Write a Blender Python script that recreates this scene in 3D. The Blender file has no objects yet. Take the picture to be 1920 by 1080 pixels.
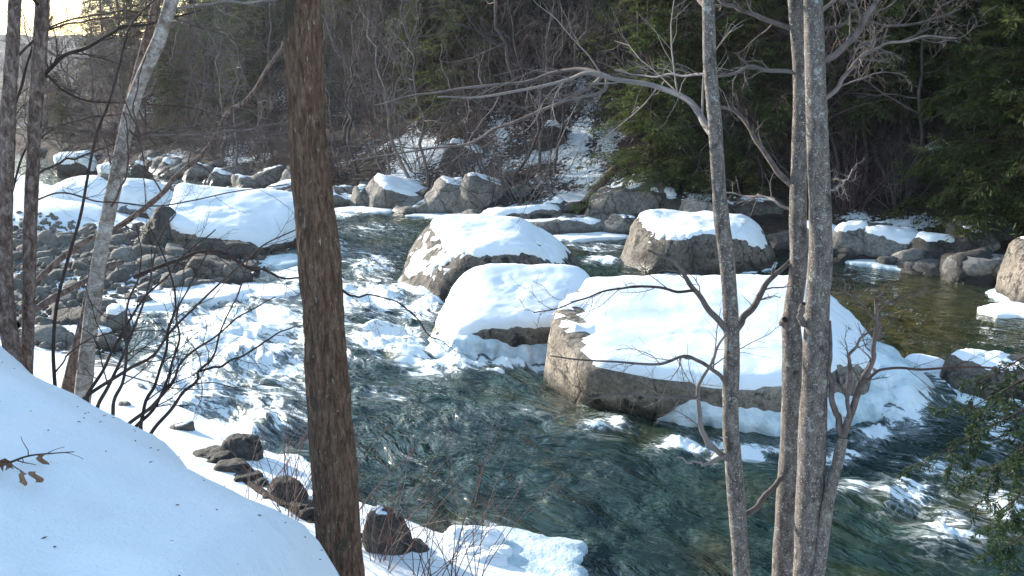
import bpy, bmesh, math
import numpy as np
from mathutils import Vector

# ------------------------------------------------------------------ camera, sky, sun, exposure
sc = bpy.context.scene
R = math.radians
PITCH, FPX, EYE = R(12.0), 1900.0, 5.0
cam_d = bpy.data.cameras.new('camera'); cam = bpy.data.objects.new('camera', cam_d)
sc.collection.objects.link(cam); sc.camera = cam
cam.location = (0, 0, EYE); cam.rotation_euler = (R(90) - PITCH, 0, 0)
cam_d.sensor_width = 36.0; cam_d.lens = 36.0 * FPX / 1920.0
cam_d.clip_start = 0.05; cam_d.clip_end = 6000

SUN_AZ, SUN_EL = R(-50), R(16)           # azimuth measured from the view direction (+Y), negative = left
w = bpy.data.worlds.new('World'); sc.world = w; w.use_nodes = True
nt = w.node_tree; bg = nt.nodes['Background']
sky = nt.nodes.new('ShaderNodeTexSky'); sky.sky_type = 'NISHITA'; sky.sun_disc = False
sky.sun_elevation = SUN_EL; sky.sun_rotation = SUN_AZ; sky.altitude = 300; sky.air_density = 1.5
sky.dust_density = 0.6; sky.ozone_density = 2.0
nt.links.new(sky.outputs[0], bg.inputs[0]); bg.inputs[1].default_value = 0.15
sun_d = bpy.data.lights.new('sun', 'SUN'); sun = bpy.data.objects.new('sun', sun_d); sc.collection.objects.link(sun)
sun_d.energy = 4.0; sun_d.angle = R(0.5); sun_d.color = (1.0, 0.93, 0.82)
sdir = Vector((math.sin(SUN_AZ) * math.cos(SUN_EL), math.cos(SUN_AZ) * math.cos(SUN_EL), math.sin(SUN_EL)))
sun.rotation_euler = sdir.to_track_quat('Z', 'Y').to_euler(); sun.location = sdir * 60
sc.view_settings.view_transform = 'Standard'; sc.view_settings.look = 'None'
sc.view_settings.exposure = 1.6; sc.view_settings.gamma = 1.0
sc.render.engine = 'CYCLES'
sc.cycles.use_denoising = True
sc.cycles.max_bounces = 6; sc.cycles.diffuse_bounces = 3; sc.cycles.glossy_bounces = 3
sc.cycles.transmission_bounces = 2; sc.cycles.transparent_max_bounces = 6; sc.cycles.volume_bounces = 1
sc.cycles.caustics_reflective = False; sc.cycles.caustics_refractive = False

rng = np.random.default_rng(11)
COL = sc.collection

# ------------------------------------------------------------------ helpers: photograph point -> world
cp, sp = math.cos(PITCH), math.sin(PITCH)
def ray(px, py):
    u = (px - 960) / FPX; v = (540 - py) / FPX
    return np.array([u, cp + v * sp, -sp + v * cp])
def P(px, py, Y):
    d = ray(px, py); t = Y / d[1]
    return np.array([0, 0, EYE]) + d * t
def Pz(px, py, z=0.0):
    d = ray(px, py); t = (z - EYE) / d[2]
    return np.array([0, 0, EYE]) + d * t
def depth(px, py, Y):
    return Y / ray(px, py)[1]
def pix(x, y, z):
    dz = z - EYE
    f = y * cp - dz * sp; up = y * sp + dz * cp
    return 960 + FPX * x / f, 540 - FPX * up / f

# ------------------------------------------------------------------ helpers: noise
def _hash(ix, iy, iz, seed):
    n = (ix.astype(np.uint32) * np.uint32(374761393) + iy.astype(np.uint32) * np.uint32(668265263)
         + iz.astype(np.uint32) * np.uint32(1274126177) + np.uint32((seed * 2246822519) & 0xffffffff))
    n = (n ^ (n >> np.uint32(13))) * np.uint32(1103515245)
    n = n ^ (n >> np.uint32(16))
    return (n & np.uint32(0xffff)).astype(np.float32) / 32767.5 - 1.0
def vnoise(p, seed=0):
    p = np.asarray(p, dtype=np.float64)
    i = np.floor(p).astype(np.int64); f = (p - i).astype(np.float32)
    f = f * f * f * (f * (f * 6 - 15) + 10)
    x, y, z = i[..., 0], i[..., 1], i[..., 2]
    fx, fy, fz = f[..., 0], f[..., 1], f[..., 2]
    def h(a, b, c): return _hash(x + a, y + b, z + c, seed)
    c00 = h(0,0,0) * (1-fx) + h(1,0,0) * fx; c10 = h(0,1,0) * (1-fx) + h(1,1,0) * fx
    c01 = h(0,0,1) * (1-fx) + h(1,0,1) * fx; c11 = h(0,1,1) * (1-fx) + h(1,1,1) * fx
    return (c00 * (1-fy) + c10 * fy) * (1-fz) + (c01 * (1-fy) + c11 * fy) * fz
def fbm(p, scale=1.0, octv=4, seed=0, gain=0.5, ridged=False):
    p = np.asarray(p, dtype=np.float64) * scale
    a, s, tot = 1.0, 0.0, 0.0
    for o in range(octv):
        n = vnoise(p * (2.03 ** o) + 17.3 * o, seed + o)
        if ridged: n = 1 - 2 * np.abs(n)
        s = s + a * n; tot += a; a *= gain
    return s / tot
def n2(x, y, scale, octv=4, seed=0, **k):
    return fbm(np.stack([x, y, np.zeros_like(x) + seed * 7.7], -1), scale, octv, seed, **k)
def sstep(a, b, x):
    t = np.clip((x - a) / (b - a), 0, 1); return t * t * (3 - 2 * t)
def norm(v):
    return v / np.maximum(np.linalg.norm(v, axis=-1, keepdims=True), 1e-9)

# ------------------------------------------------------------------ helpers: meshes and objects
def mk_mesh(name, V, F, smooth=True, attrs=None):
    V = np.asarray(V, dtype=np.float32); F = np.asarray(F, dtype=np.int32)
    m = bpy.data.meshes.new(name); k = F.shape[1]
    m.vertices.add(len(V)); m.vertices.foreach_set('co', V.ravel())
    m.loops.add(F.size); m.loops.foreach_set('vertex_index', F.ravel())
    m.polygons.add(len(F)); m.polygons.foreach_set('loop_start', np.arange(0, F.size, k, dtype=np.int32))
    m.update(calc_edges=True)
    m.polygons.foreach_set('use_smooth', np.full(len(F), smooth, dtype=bool))
    if attrs:
        for an, av in attrs.items():
            av = np.asarray(av, dtype=np.float32)
            if av.ndim == 1:
                a = m.attributes.new(an, 'FLOAT', 'POINT'); a.data.foreach_set('value', av)
            else:
                a = m.attributes.new(an, 'FLOAT_VECTOR', 'POINT'); a.data.foreach_set('vector', av.ravel())
    return m
def link(name, mesh, mat=None, parent=None, loc=None):
    o = bpy.data.objects.new(name, mesh); COL.objects.link(o)
    if mat is not None and mesh is not None and not mesh.materials: mesh.materials.append(mat)
    if parent is not None: o.parent = parent
    if loc is not None: o.location = loc
    return o
def thing(name, label, cat, loc=(0, 0, 0), group=None):
    o = bpy.data.objects.new(name, None); COL.objects.link(o); o.location = loc
    o.empty_display_size = 0.2
    return tag(o, label, cat, group)
def tag(o, label, cat, group=None):
    o['label'] = label; o['category'] = cat
    if group: o['group'] = group
    return o
def dup(root, loc, rz=0.0, s=1.0, label=None, tilt=(0, 0)):
    r = root.copy(); COL.objects.link(r)
    r.location = loc; r.rotation_euler = (tilt[0], tilt[1], rz)
    r.scale = s if hasattr(s, '__len__') else (s, s, s)
    if label: r['label'] = label
    for ch in root.children:
        c = ch.copy(); COL.objects.link(c); c.parent = r
    return r
_ico = {}
def ico(n):
    if n not in _ico:
        bm = bmesh.new(); bmesh.ops.create_icosphere(bm, subdivisions=n, radius=1)
        V = np.array([v.co for v in bm.verts]); F = np.array([[v.index for v in f.verts] for f in bm.faces]); bm.free()
        _ico[n] = (norm(V), F)
    return _ico[n]
def vnormals(V, F):
    fn = np.cross(V[F[:, 1]] - V[F[:, 0]], V[F[:, 2]] - V[F[:, 0]])
    N = np.zeros_like(V)
    for k in range(3): np.add.at(N, F[:, k], fn)
    return norm(N)
def compact(V, F, *attrs):
    used = np.unique(F); mp = np.zeros(len(V), int); mp[used] = np.arange(len(used))
    return (V[used], mp[F]) + tuple(a[used] for a in attrs)
def tubes(Pts, Rad, sides=3):
    """Pts (M,N,3), Rad (M,N) -> verts, quad faces"""
    M, N, _ = Pts.shape
    T = np.gradient(Pts, axis=1); T = norm(T)
    ref = np.zeros((M, 1, 3)); main = norm(Pts[:, -1] - Pts[:, 0])
    ax = np.argmin(np.abs(main), axis=1); ref[np.arange(M), 0, ax] = 1
    A = norm(np.cross(T, np.broadcast_to(ref, T.shape))); B = np.cross(T, A)
    th = np.arange(sides) * 2 * np.pi / sides
    V = Pts[:, :, None, :] + Rad[:, :, None, None] * (A[:, :, None, :] * np.cos(th)[None, None, :, None] + B[:, :, None, :] * np.sin(th)[None, None, :, None])
    V = V.reshape(-1, 3)
    m, n, s = np.meshgrid(np.arange(M), np.arange(N - 1), np.arange(sides), indexing='ij')
    b = (m * N + n) * sides; s2 = (s + 1) % sides
    F = np.stack([b + s, b + s2, b + sides + s2, b + sides + s], -1).reshape(-1, 4)
    return V, F
def merge(parts):
    V, F, o = [], [], 0
    for v, f in parts:
        V.append(v); F.append(f + o); o += len(v)
    return np.concatenate(V), np.concatenate(F)
def catmull(pts, n):
    pts = np.asarray(pts, float); k = len(pts)
    if k == 2: return pts[0] + (pts[1] - pts[0]) * np.linspace(0, 1, n)[:, None]
    E = np.vstack([2 * pts[0] - pts[1], pts, 2 * pts[-1] - pts[-2]])
    t = np.linspace(0, k - 1 - 1e-6, n); i = t.astype(int); f = (t - i)[:, None]
    a, b, c, d = E[i], E[i + 1], E[i + 2], E[i + 3]
    return 0.5 * (2 * b + (c - a) * f + (2 * a - 5 * b + 4 * c - d) * f ** 2 + (3 * b - a - 3 * c + d) * f ** 3)
def grow(Pp, Rp, k, ratio, ang, N=5, trop=0.0, wob=0.15, rs=0.5, t0=0.2, t1=1.0, rmin=0.0012, g=None, plane=None, shrink=0.5):
    """k children on each parent branch"""
    g = g or rng
    M, Np, _ = Pp.shape
    idx = np.repeat(np.arange(M), k)
    t = t0 + (t1 - t0) * (np.tile((np.arange(k) + 0.5) / k, M) + g.uniform(-.5, .5, M * k) / k)
    f = np.clip(t, 0, 0.999) * (Np - 1); i = f.astype(int); fr = (f - i)[:, None]
    base = Pp[idx, i] * (1 - fr) + Pp[idx, i + 1] * fr
    tan = norm(Pp[idx, i + 1] - Pp[idx, i])
    rad = Rp[idx, i] * (1 - fr[:, 0]) + Rp[idx, i + 1] * fr[:, 0]
    plen = np.linalg.norm(np.diff(Pp, axis=1), axis=2).sum(1)[idx]
    rv = g.normal(size=(M * k, 3))
    if plane is not None: rv = rv * np.asarray(plane)
    perp = norm(rv - tan * (rv * tan).sum(-1, keepdims=True))
    a = ang * g.uniform(.65, 1.35, M * k)[:, None]
    d = tan * np.cos(a) + perp * np.sin(a)
    L = plen * ratio * (1 - shrink * t) * g.uniform(.55, 1.25, M * k)
    out = np.zeros((M * k, N, 3)); out[:, 0] = base
    for j in range(1, N):
        d = norm(d + wob * g.normal(size=d.shape) + np.array([0, 0, trop]))
        out[:, j] = out[:, j - 1] + d * (L / (N - 1))[:, None]
    r0 = np.maximum(rad * rs, rmin)
    Rr = np.maximum(r0[:, None] * np.linspace(1, .35, N)[None], rmin * .7)
    return out, Rr

# ------------------------------------------------------------------ materials
def mat(name):
    m = bpy.data.materials.new(name); m.use_nodes = True
    n = m.node_tree.nodes; l = m.node_tree.links
    return m, n, l, n['Principled BSDF']
def N_(n, typ, **kw):
    x = n.new(typ)
    for k, v in kw.items():
        if k.startswith('i_'):
            key = k[2:]; key = int(key) if key.isdigit() else key.replace('_', ' ')
            x.inputs[key].default_value = v
        else: setattr(x, k, v)
    return x
def ramp(n, l, src, stops, interp='LINEAR'):
    r = n.new('ShaderNodeValToRGB'); r.color_ramp.interpolation = interp
    e = r.color_ramp.elements
    while len(e) < len(stops): e.new(0.5)
    for q, (p, c) in zip(e, stops):
        q.position = p; q.color = (*c, 1) if len(c) == 3 else c
    l.new(src, r.inputs[0]); return r
def noise_n(n, l, vec, scale, detail=5, rough=0.55, dist=0.0):
    x = N_(n, 'ShaderNodeTexNoise', i_Scale=scale, i_Detail=detail, i_Roughness=rough, i_Distortion=dist)
    if vec is not None: l.new(vec, x.inputs['Vector'])
    return x
def mixc(n, l, fac, a, b, blend='MIX'):
    x = n.new('ShaderNodeMix'); x.data_type = 'RGBA'; x.blend_type = blend
    for s, v in ((0, fac), (6, a), (7, b)):
        if hasattr(v, 'links'): l.new(v, x.inputs[s])
        else: x.inputs[s].default_value = v if s == 0 else (*v, 1)
    return x.outputs[2]
def bump(n, l, h, strength, distance, bsdf, prev=None):
    b = N_(n, 'ShaderNodeBump', i_Strength=strength, i_Distance=distance)
    l.new(h, b.inputs['Height'])
    if prev is not None: l.new(prev, b.inputs['Normal'])
    if bsdf is not None: l.new(b.outputs[0], bsdf.inputs['Normal'])
    return b.outputs[0]

def mat_rock(name, c0, c1, c2, dark=0.55, sc_=1.0):
    m, n, l, b = mat(name)
    tc = n.new('ShaderNodeTexCoord'); oi = n.new('ShaderNodeObjectInfo')
    v = tc.outputs['Object']
    big = noise_n(n, l, v, 1.6 * sc_, 6, .62); fine = noise_n(n, l, v, 14 * sc_, 8, .7); speck = noise_n(n, l, v, 55 * sc_, 4, .7)
    c = ramp(n, l, big.outputs[0], [(.3, c0), (.5, c1), (.72, c2)]).outputs[0]
    f = ramp(n, l, fine.outputs[0], [(.35, (.45, .43, .42)), (.62, (1.12, 1.1, 1.06))]).outputs[0]
    c = mixc(n, l, 1.0, c, f, 'MULTIPLY')
    s = ramp(n, l, speck.outputs[0], [(.36, (.62, .6, .6)), (.55, (1.1, 1.1, 1.1))]).outputs[0]
    c = mixc(n, l, .7, c, s, 'MULTIPLY')
    lich = ramp(n, l, noise_n(n, l, v, 3.3 * sc_, 7, .7).outputs[0], [(dark, (0, 0, 0)), (dark + .1, (1, 1, 1))]).outputs[0]
    c = mixc(n, l, lich, c, (.035, .032, .03))
    geo = n.new('ShaderNodeNewGeometry'); sep = n.new('ShaderNodeSeparateXYZ'); l.new(geo.outputs['Position'], sep.inputs[0])
    wet = N_(n, 'ShaderNodeMath', operation='MULTIPLY_ADD', i_1=-.5); l.new(big.outputs[0], wet.inputs[0]); l.new(sep.outputs[2], wet.inputs[2])
    wm = N_(n, 'ShaderNodeMapRange', i_1=-.14, i_2=.02, i_3=1, i_4=0); l.new(wet.outputs[0], wm.inputs[0])
    c = mixc(n, l, wm.outputs[0], c, mixc(n, l, 1.0, c, (.3, .29, .28), 'MULTIPLY'))
    wr = N_(n, 'ShaderNodeMapRange', i_3=.85, i_4=.3); l.new(wm.outputs[0], wr.inputs[0]); l.new(wr.outputs[0], b.inputs['Roughness'])
    ck = N_(n, 'ShaderNodeTexVoronoi', feature='DISTANCE_TO_EDGE', i_Scale=.8 * sc_)
    dv = N_(n, 'ShaderNodeMix', data_type='VECTOR'); dv.inputs[0].default_value = .22; l.new(v, dv.inputs[4]); l.new(noise_n(n, l, v, 2.2 * sc_, 5, .6).outputs['Color'], dv.inputs[5]); l.new(dv.outputs[1], ck.inputs['Vector'])
    cr_ = ramp(n, l, ck.outputs['Distance'], [(.0, (.25, .24, .23)), (.018, (1, 1, 1))]).outputs[0]
    c = mixc(n, l, .8, c, cr_, 'MULTIPLY')
    rv = N_(n, 'ShaderNodeMapRange', i_3=.7, i_4=1.25); l.new(oi.outputs['Random'], rv.inputs[0])
    hs = N_(n, 'ShaderNodeHueSaturation'); l.new(rv.outputs[0], hs.inputs['Value']); l.new(c, hs.inputs['Color'])
    l.new(hs.outputs[0], b.inputs['Base Color']); b.inputs['Specular IOR Level'].default_value = .3
    h = bump(n, l, big.outputs[0], .6, .15, None); h = bump(n, l, cr_, .6, .03, None, h); h = bump(n, l, fine.outputs[0], .8, .05, None, h)
    bump(n, l, speck.outputs[0], .5, .01, b, h)
    return m
M_ROCK = mat_rock('granite', (.10, .088, .078), (.24, .212, .182), (.42, .375, .32), .51)
M_ROCKL = mat_rock('pale_granite', (.14, .122, .105), (.31, .275, .235), (.47, .42, .36), .54)
M_ROCKM = mat_rock('lichened_granite', (.07, .062, .056), (.17, .15, .13), (.33, .295, .255), .47)
M_ROCKD = mat_rock('dark_rock', (.045, .042, .04), (.09, .085, .08), (.16, .15, .14), .56)
M_STONE = mat_rock('river_stone', (.2, .19, .18), (.31, .3, .28), (.42, .405, .38), .68, 2.0)
M_FARROCK = mat_rock('ledge_rock', (.13, .125, .12), (.23, .22, .21), (.34, .325, .3), .6, .8)

def mat_snow():
    m, n, l, b = mat('snow')
    tc = n.new('ShaderNodeTexCoord'); v = tc.outputs['Object']
    big = noise_n(n, l, v, 1.3, 4, .5); fine = noise_n(n, l, v, 60, 3, .6)
    c = ramp(n, l, big.outputs[0], [(.3, (.80, .83, .86)), (.7, (.88, .90, .92))]).outputs[0]
    l.new(c, b.inputs['Base Color']); b.inputs['Roughness'].default_value = .75
    b.inputs['Specular IOR Level'].default_value = .2
    h = bump(n, l, big.outputs[0], .35, .12, None); bump(n, l, fine.outputs[0], .35, .012, b, h)
    return m
M_SNOW = mat_snow()
def mat_ice():
    m, n, l, b = mat('ice')
    tc = n.new('ShaderNodeTexCoord'); v = tc.outputs['Object']
    big = noise_n(n, l, v, 3.5, 5, .6); fine = noise_n(n, l, v, 18, 4, .6)
    c = ramp(n, l, big.outputs[0], [(.32, (.36, .47, .53)), (.5, (.58, .68, .72)), (.68, (.78, .83, .86))]).outputs[0]
    l.new(c, b.inputs['Base Color']); b.inputs['Roughness'].default_value = .28
    b.inputs['IOR'].default_value = 1.31
    h = bump(n, l, big.outputs[0], .5, .1, None); bump(n, l, fine.outputs[0], .5, .03, b, h)
    return m
M_ICE = mat_ice()

def mat_bark(name, cols, vscale, stretch, furrow, fdist, fleck=None, rough=.9, blot=None):
    m, n, l, b = mat(name)
    tc = n.new('ShaderNodeTexCoord'); mp = N_(n, 'ShaderNodeMapping'); mp.inputs['Scale'].default_value = (1, 1, stretch)
    l.new(tc.outputs['Object'], mp.inputs[0]); v = mp.outputs[0]
    a = noise_n(n, l, v, vscale, 7, .65, .6); f = noise_n(n, l, v, vscale * 4, 6, .7)
    c = ramp(n, l, a.outputs[0], [(.36, cols[0]), (.5, cols[1]), (.64, cols[2])]).outputs[0]
    c2 = ramp(n, l, f.outputs[0], [(.35, (.5, .5, .5)), (.65, (1.2, 1.18, 1.15))]).outputs[0]
    c = mixc(n, l, .8, c, c2, 'MULTIPLY')
    if blot:
        for sc2, lo, colr, z in blot:
            mp2 = N_(n, 'ShaderNodeMapping'); mp2.inputs['Scale'].default_value = (1, 1, z); mp2.inputs['Location'].default_value = (sc2, 3.1, lo * 9)
            l.new(tc.outputs['Object'], mp2.inputs[0])
            q = ramp(n, l, noise_n(n, l, mp2.outputs[0], sc2, 5, .65).outputs[0], [(lo, (0, 0, 0)), (lo + .06, (1, 1, 1))]).outputs[0]
            c = mixc(n, l, q, c, colr)
    l.new(c, b.inputs['Base Color']); b.inputs['Roughness'].default_value = rough
    b.inputs['Specular IOR Level'].default_value = .25
    h = bump(n, l, a.outputs[0], furrow, fdist, None); bump(n, l, f.outputs[0], furrow, fdist * .35, b, h)
    return m
M_BARKB = mat_bark('furrowed_brown_bark', ((.075, .042, .028), (.16, .095, .063), (.25, .162, .11)), 46, .2, 1.0, .025,
                   blot=[(60, .625, (.40, .34, .28), .3), (5, .6, (.06, .05, .033), .4)])
M_BARKG = mat_bark('smooth_grey_bark', ((.072, .06, .053), (.132, .114, .103), (.195, .172, .157)), 22, .45, .5, .008,
                   blot=[(16, .60, (.27, .275, .25), 1), (90, .585, (.42, .40, .38), 1), (8, .60, (.05, .042, .038), .7), (30, .64, (.06, .05, .045), .5)])
M_BARKL = mat_bark('rough_reddish_bark', ((.07, .045, .036), (.17, .118, .098), (.31, .24, .21)), 26, .5, .8, .015,
                   blot=[(18, .64, (.33, .28, .25), .5)])
M_BIRCH = mat_bark('birch_bark', ((.2, .155, .125), (.35, .30, .265), (.52, .48, .44)), 10, 1.3, .4, .006,
                   blot=[(22, .63, (.05, .04, .035), 3.5), (4, .62, (.14, .10, .085), .7)])
def mat_plain(name, c0, c1, scale=20, rough=.85, rnd=True):
    m, n, l, b = mat(name)
    tc = n.new('ShaderNodeTexCoord'); oi = n.new('ShaderNodeObjectInfo')
    c = ramp(n, l, noise_n(n, l, tc.outputs['Object'], scale, 4, .6).outputs[0], [(.3, c0), (.7, c1)]).outputs[0]
    if rnd:
        rv = N_(n, 'ShaderNodeMapRange', i_3=.65, i_4=1.35); l.new(oi.outputs['Random'], rv.inputs[0])
        hs = N_(n, 'ShaderNodeHueSaturation'); l.new(rv.outputs[0], hs.inputs['Value']); l.new(c, hs.inputs['Color']); c = hs.outputs[0]
    l.new(c, b.inputs['Base Color']); b.inputs['Roughness'].default_value = rough; b.inputs['Specular IOR Level'].default_value = .25
    return m
M_TWIG = mat_plain('grey_twig', (.07, .053, .048), (.16, .132, .12), 15)
M_TWIGD = mat_plain('dark_twig', (.035, .022, .018), (.085, .055, .047), 15)
M_TWIGR = mat_plain('russet_twig', (.085, .046, .04), (.15, .092, .08), 3)
M_TWIGP = mat_plain('pale_far_bark', (.10, .085, .08), (.21, .185, .175), 3)
M_LOG = mat_plain('wet_log', (.010, .008, .006), (.034, .025, .02), 14)
M_FT = mat_plain('far_grey_twig', (.042, .034, .036), (.105, .086, .087), 3)
M_FR = mat_plain('far_russet_twig', (.058, .033, .034), (.105, .066, .064), 3)
M_FP = mat_plain('far_pale_bark', (.07, .06, .06), (.165, .145, .14), 3)
M_LOGB = mat_bark('wet_shaded_log', ((.008, .006, .005), (.028, .02, .016), (.075, .058, .047)), 20, 1, .9, .02, blot=[(6, .62, (.07, .058, .05), 1)])  # wet wood, coloured darker still to paint in the snow bank's shade
M_LEAF = mat_plain('dead_leaf', (.12, .06, .035), (.26, .15, .095), 60)
def mat_needle(name, a, b_, c_):
    m, n, l, b = mat(name)
    tc = n.new('ShaderNodeTexCoord'); oi = n.new('ShaderNodeObjectInfo')
    c = ramp(n, l, noise_n(n, l, tc.outputs['Object'], 1.1, 5, .7).outputs[0], [(.3, a), (.5, b_), (.72, c_)]).outputs[0]
    rv = N_(n, 'ShaderNodeMapRange', i_3=.7, i_4=1.35); l.new(oi.outputs['Random'], rv.inputs[0])
    hs = N_(n, 'ShaderNodeHueSaturation'); l.new(rv.outputs[0], hs.inputs['Value']); l.new(c, hs.inputs['Color'])
    l.new(hs.outputs[0], b.inputs['Base Color']); b.inputs['Roughness'].default_value = .6
    b.inputs['Specular IOR Level'].default_value = .3
    tr = n.new('ShaderNodeBsdfTranslucent'); l.new(hs.outputs[0], tr.inputs[0])
    mx = N_(n, 'ShaderNodeMixShader', i_0=.4); l.new(b.outputs[0], mx.inputs[1]); l.new(tr.outputs[0], mx.inputs[2])
    l.new(mx.outputs[0], n['Material Output'].inputs[0])
    return m
M_NEED = mat_needle('conifer_needles', (.022, .04, .012), (.06, .084, .022), (.15, .155, .038))
M_NEEDN = mat_needle('hemlock_needles', (.012, .026, .012), (.025, .05, .02), (.05, .075, .028))

def mat_ground():
    m, n, l, b = mat('forest_floor')
    tc = n.new('ShaderNodeTexCoord'); v = tc.outputs['Object']
    at_ = N_(n, 'ShaderNodeAttribute', attribute_name='snow')
    a = noise_n(n, l, v, .9, 7, .7); f = noise_n(n, l, v, 7, 6, .75)
    c = ramp(n, l, a.outputs[0], [(.3, (.018, .015, .014)), (.5, (.045, .034, .03)), (.7, (.085, .062, .052))]).outputs[0]
    c = mixc(n, l, .9, c, ramp(n, l, f.outputs[0], [(.3, (.35, .35, .35)), (.65, (1.5, 1.4, 1.3))]).outputs[0], 'MULTIPLY')
    ad = N_(n, 'ShaderNodeMath', operation='MULTIPLY_ADD', i_1=1.0); l.new(f.outputs[0], ad.inputs[0]); l.new(at_.outputs['Fac'], ad.inputs[2])
    s = ramp(n, l, ad.outputs[0], [(.93, (0, 0, 0)), (1.0, (1, 1, 1))]).outputs[0]
    l.new(mixc(n, l, s, c, (.82, .85, .88)), b.inputs['Base Color']); b.inputs['Roughness'].default_value = .9
    b.inputs['Specular IOR Level'].default_value = .15
    h = bump(n, l, a.outputs[0], .7, .5, None); bump(n, l, f.outputs[0], .8, .12, b, h)
    return m
M_GROUND = mat_ground()
def mat_bank():
    m, n, l, b = mat('bank_snow')
    tc = n.new('ShaderNodeTexCoord'); v = tc.outputs['Object']
    at_ = N_(n, 'ShaderNodeAttribute', attribute_name='bare')
    big = noise_n(n, l, v, 1.1, 4, .5); mid = noise_n(n, l, v, 6, 5, .6); fine = noise_n(n, l, v, 70, 3, .6)
    sn = ramp(n, l, big.outputs[0], [(.3, (.81, .84, .87)), (.7, (.87, .89, .915))]).outputs[0]
    spk = ramp(n, l, noise_n(n, l, v, 42, 2, .5).outputs[0], [(.215, (.2, .14, .1)), (.235, (1, 1, 1))]).outputs[0]
    sn = mixc(n, l, .8, sn, spk, 'MULTIPLY')
    gr = ramp(n, l, mid.outputs[0], [(.3, (.035, .03, .027)), (.5, (.09, .08, .075)), (.7, (.19, .175, .16))]).outputs[0]
    ad = N_(n, 'ShaderNodeMath', operation='ADD'); l.new(mid.outputs[0], ad.inputs[0]); l.new(at_.outputs['Fac'], ad.inputs[1])
    s = ramp(n, l, ad.outputs[0], [(.95, (0, 0, 0)), (1.03, (1, 1, 1))]).outputs[0]
    l.new(mixc(n, l, s, sn, gr), b.inputs['Base Color']); b.inputs['Roughness'].default_value = .8
    b.inputs['Specular IOR Level'].default_value = .2
    h = bump(n, l, big.outputs[0], .3, .15, None); h = bump(n, l, mid.outputs[0], .3, .06, None, h); bump(n, l, fine.outputs[0], .5, .012, b, h)
    return m
M_BANK = mat_bank()
def mat_water():
    m, n, l, b = mat('river_water')
    fl = N_(n, 'ShaderNodeAttribute', attribute_name='flow'); fo = N_(n, 'ShaderNodeAttribute', attribute_name='foam_sheen')
    v = fl.outputs['Vector']
    big = noise_n(n, l, v, .55, 4, .55, .4); mid = noise_n(n, l, v, 4.5, 3, .5, .15); fine = noise_n(n, l, v, 12, 2, .5, .1)
    bed = ramp(n, l, big.outputs[0], [(.35, (.007, .018, .016)), (.52, (.014, .034, .028)), (.66, (.036, .04, .017)), (.8, (.07, .055, .022))]).outputs[0]
    ms = N_(n, 'ShaderNodeMapping'); ms.inputs['Scale'].default_value = (.8, 1, 1); l.new(v, ms.inputs[0])
    fn = noise_n(n, l, ms.outputs[0], 6.5, 9, .75, .6); fn2 = noise_n(n, l, ms.outputs[0], 1.8, 5, .6, .8)
    mx = N_(n, 'ShaderNodeMath', operation='MULTIPLY_ADD', i_1=.45); l.new(fn2.outputs[0], mx.inputs[0]); l.new(fn.outputs[0], mx.inputs[2])
    ad = N_(n, 'ShaderNodeMath', operation='MULTIPLY_ADD', i_1=.55); l.new(fo.outputs['Fac'], ad.inputs[0]); l.new(mx.outputs[0], ad.inputs[2])
    s = ramp(n, l, ad.outputs[0], [(.88, (0, 0, 0)), (1.01, (.24, .24, .24)), (1.24, (.95, .95, .95))]).outputs[0]
    lc = noise_n(n, l, v, 1.9, 4, .55, 1.6); la = N_(n, 'ShaderNodeMath', operation='SUBTRACT', i_1=.5); l.new(lc.outputs[0], la.inputs[0])
    lb = N_(n, 'ShaderNodeMath', operation='ABSOLUTE'); l.new(la.outputs[0], lb.inputs[0])
    lm = N_(n, 'ShaderNodeMapRange', i_1=.0, i_2=.03, i_3=1.0, i_4=0.0); l.new(lb.outputs[0], lm.inputs[0])
    lf = N_(n, 'ShaderNodeMapRange', i_1=.06, i_2=.5, i_3=0.0, i_4=.95); l.new(fo.outputs['Fac'], lf.inputs[0])
    lx = N_(n, 'ShaderNodeMath', operation='MULTIPLY'); l.new(lm.outputs[0], lx.inputs[0]); l.new(lf.outputs[0], lx.inputs[1])
    ly = N_(n, 'ShaderNodeMath', operation='MULTIPLY'); l.new(lx.outputs[0], ly.inputs[0]); l.new(fn.outputs[0], ly.inputs[1])
    sx = N_(n, 'ShaderNodeMath', operation='MAXIMUM'); l.new(s, sx.inputs[0]); l.new(ly.outputs[0], sx.inputs[1]); s = sx.outputs[0]
    sh = N_(n, 'ShaderNodeAttribute', attribute_name='shoal'); bed = mixc(n, l, sh.outputs['Fac'], bed, ramp(n, l, mid.outputs[0], [(.3, (.02, .022, .008)), (.7, (.075, .062, .022))]).outputs[0])
    l.new(mixc(n, l, s, bed, (.78, .83, .85)), b.inputs['Base Color'])
    rr = N_(n, 'ShaderNodeMapRange', i_3=.03, i_4=.6); l.new(s, rr.inputs[0]); l.new(rr.outputs[0], b.inputs['Roughness'])
    b.inputs['IOR'].default_value = 1.33
    h = bump(n, l, mid.outputs[0], .7, .12, None); h = bump(n, l, fine.outputs[0], .9, .035, None, h)
    bump(n, l, s, .35, .04, b, h)
    return m
M_WATER = mat_water()

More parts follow.
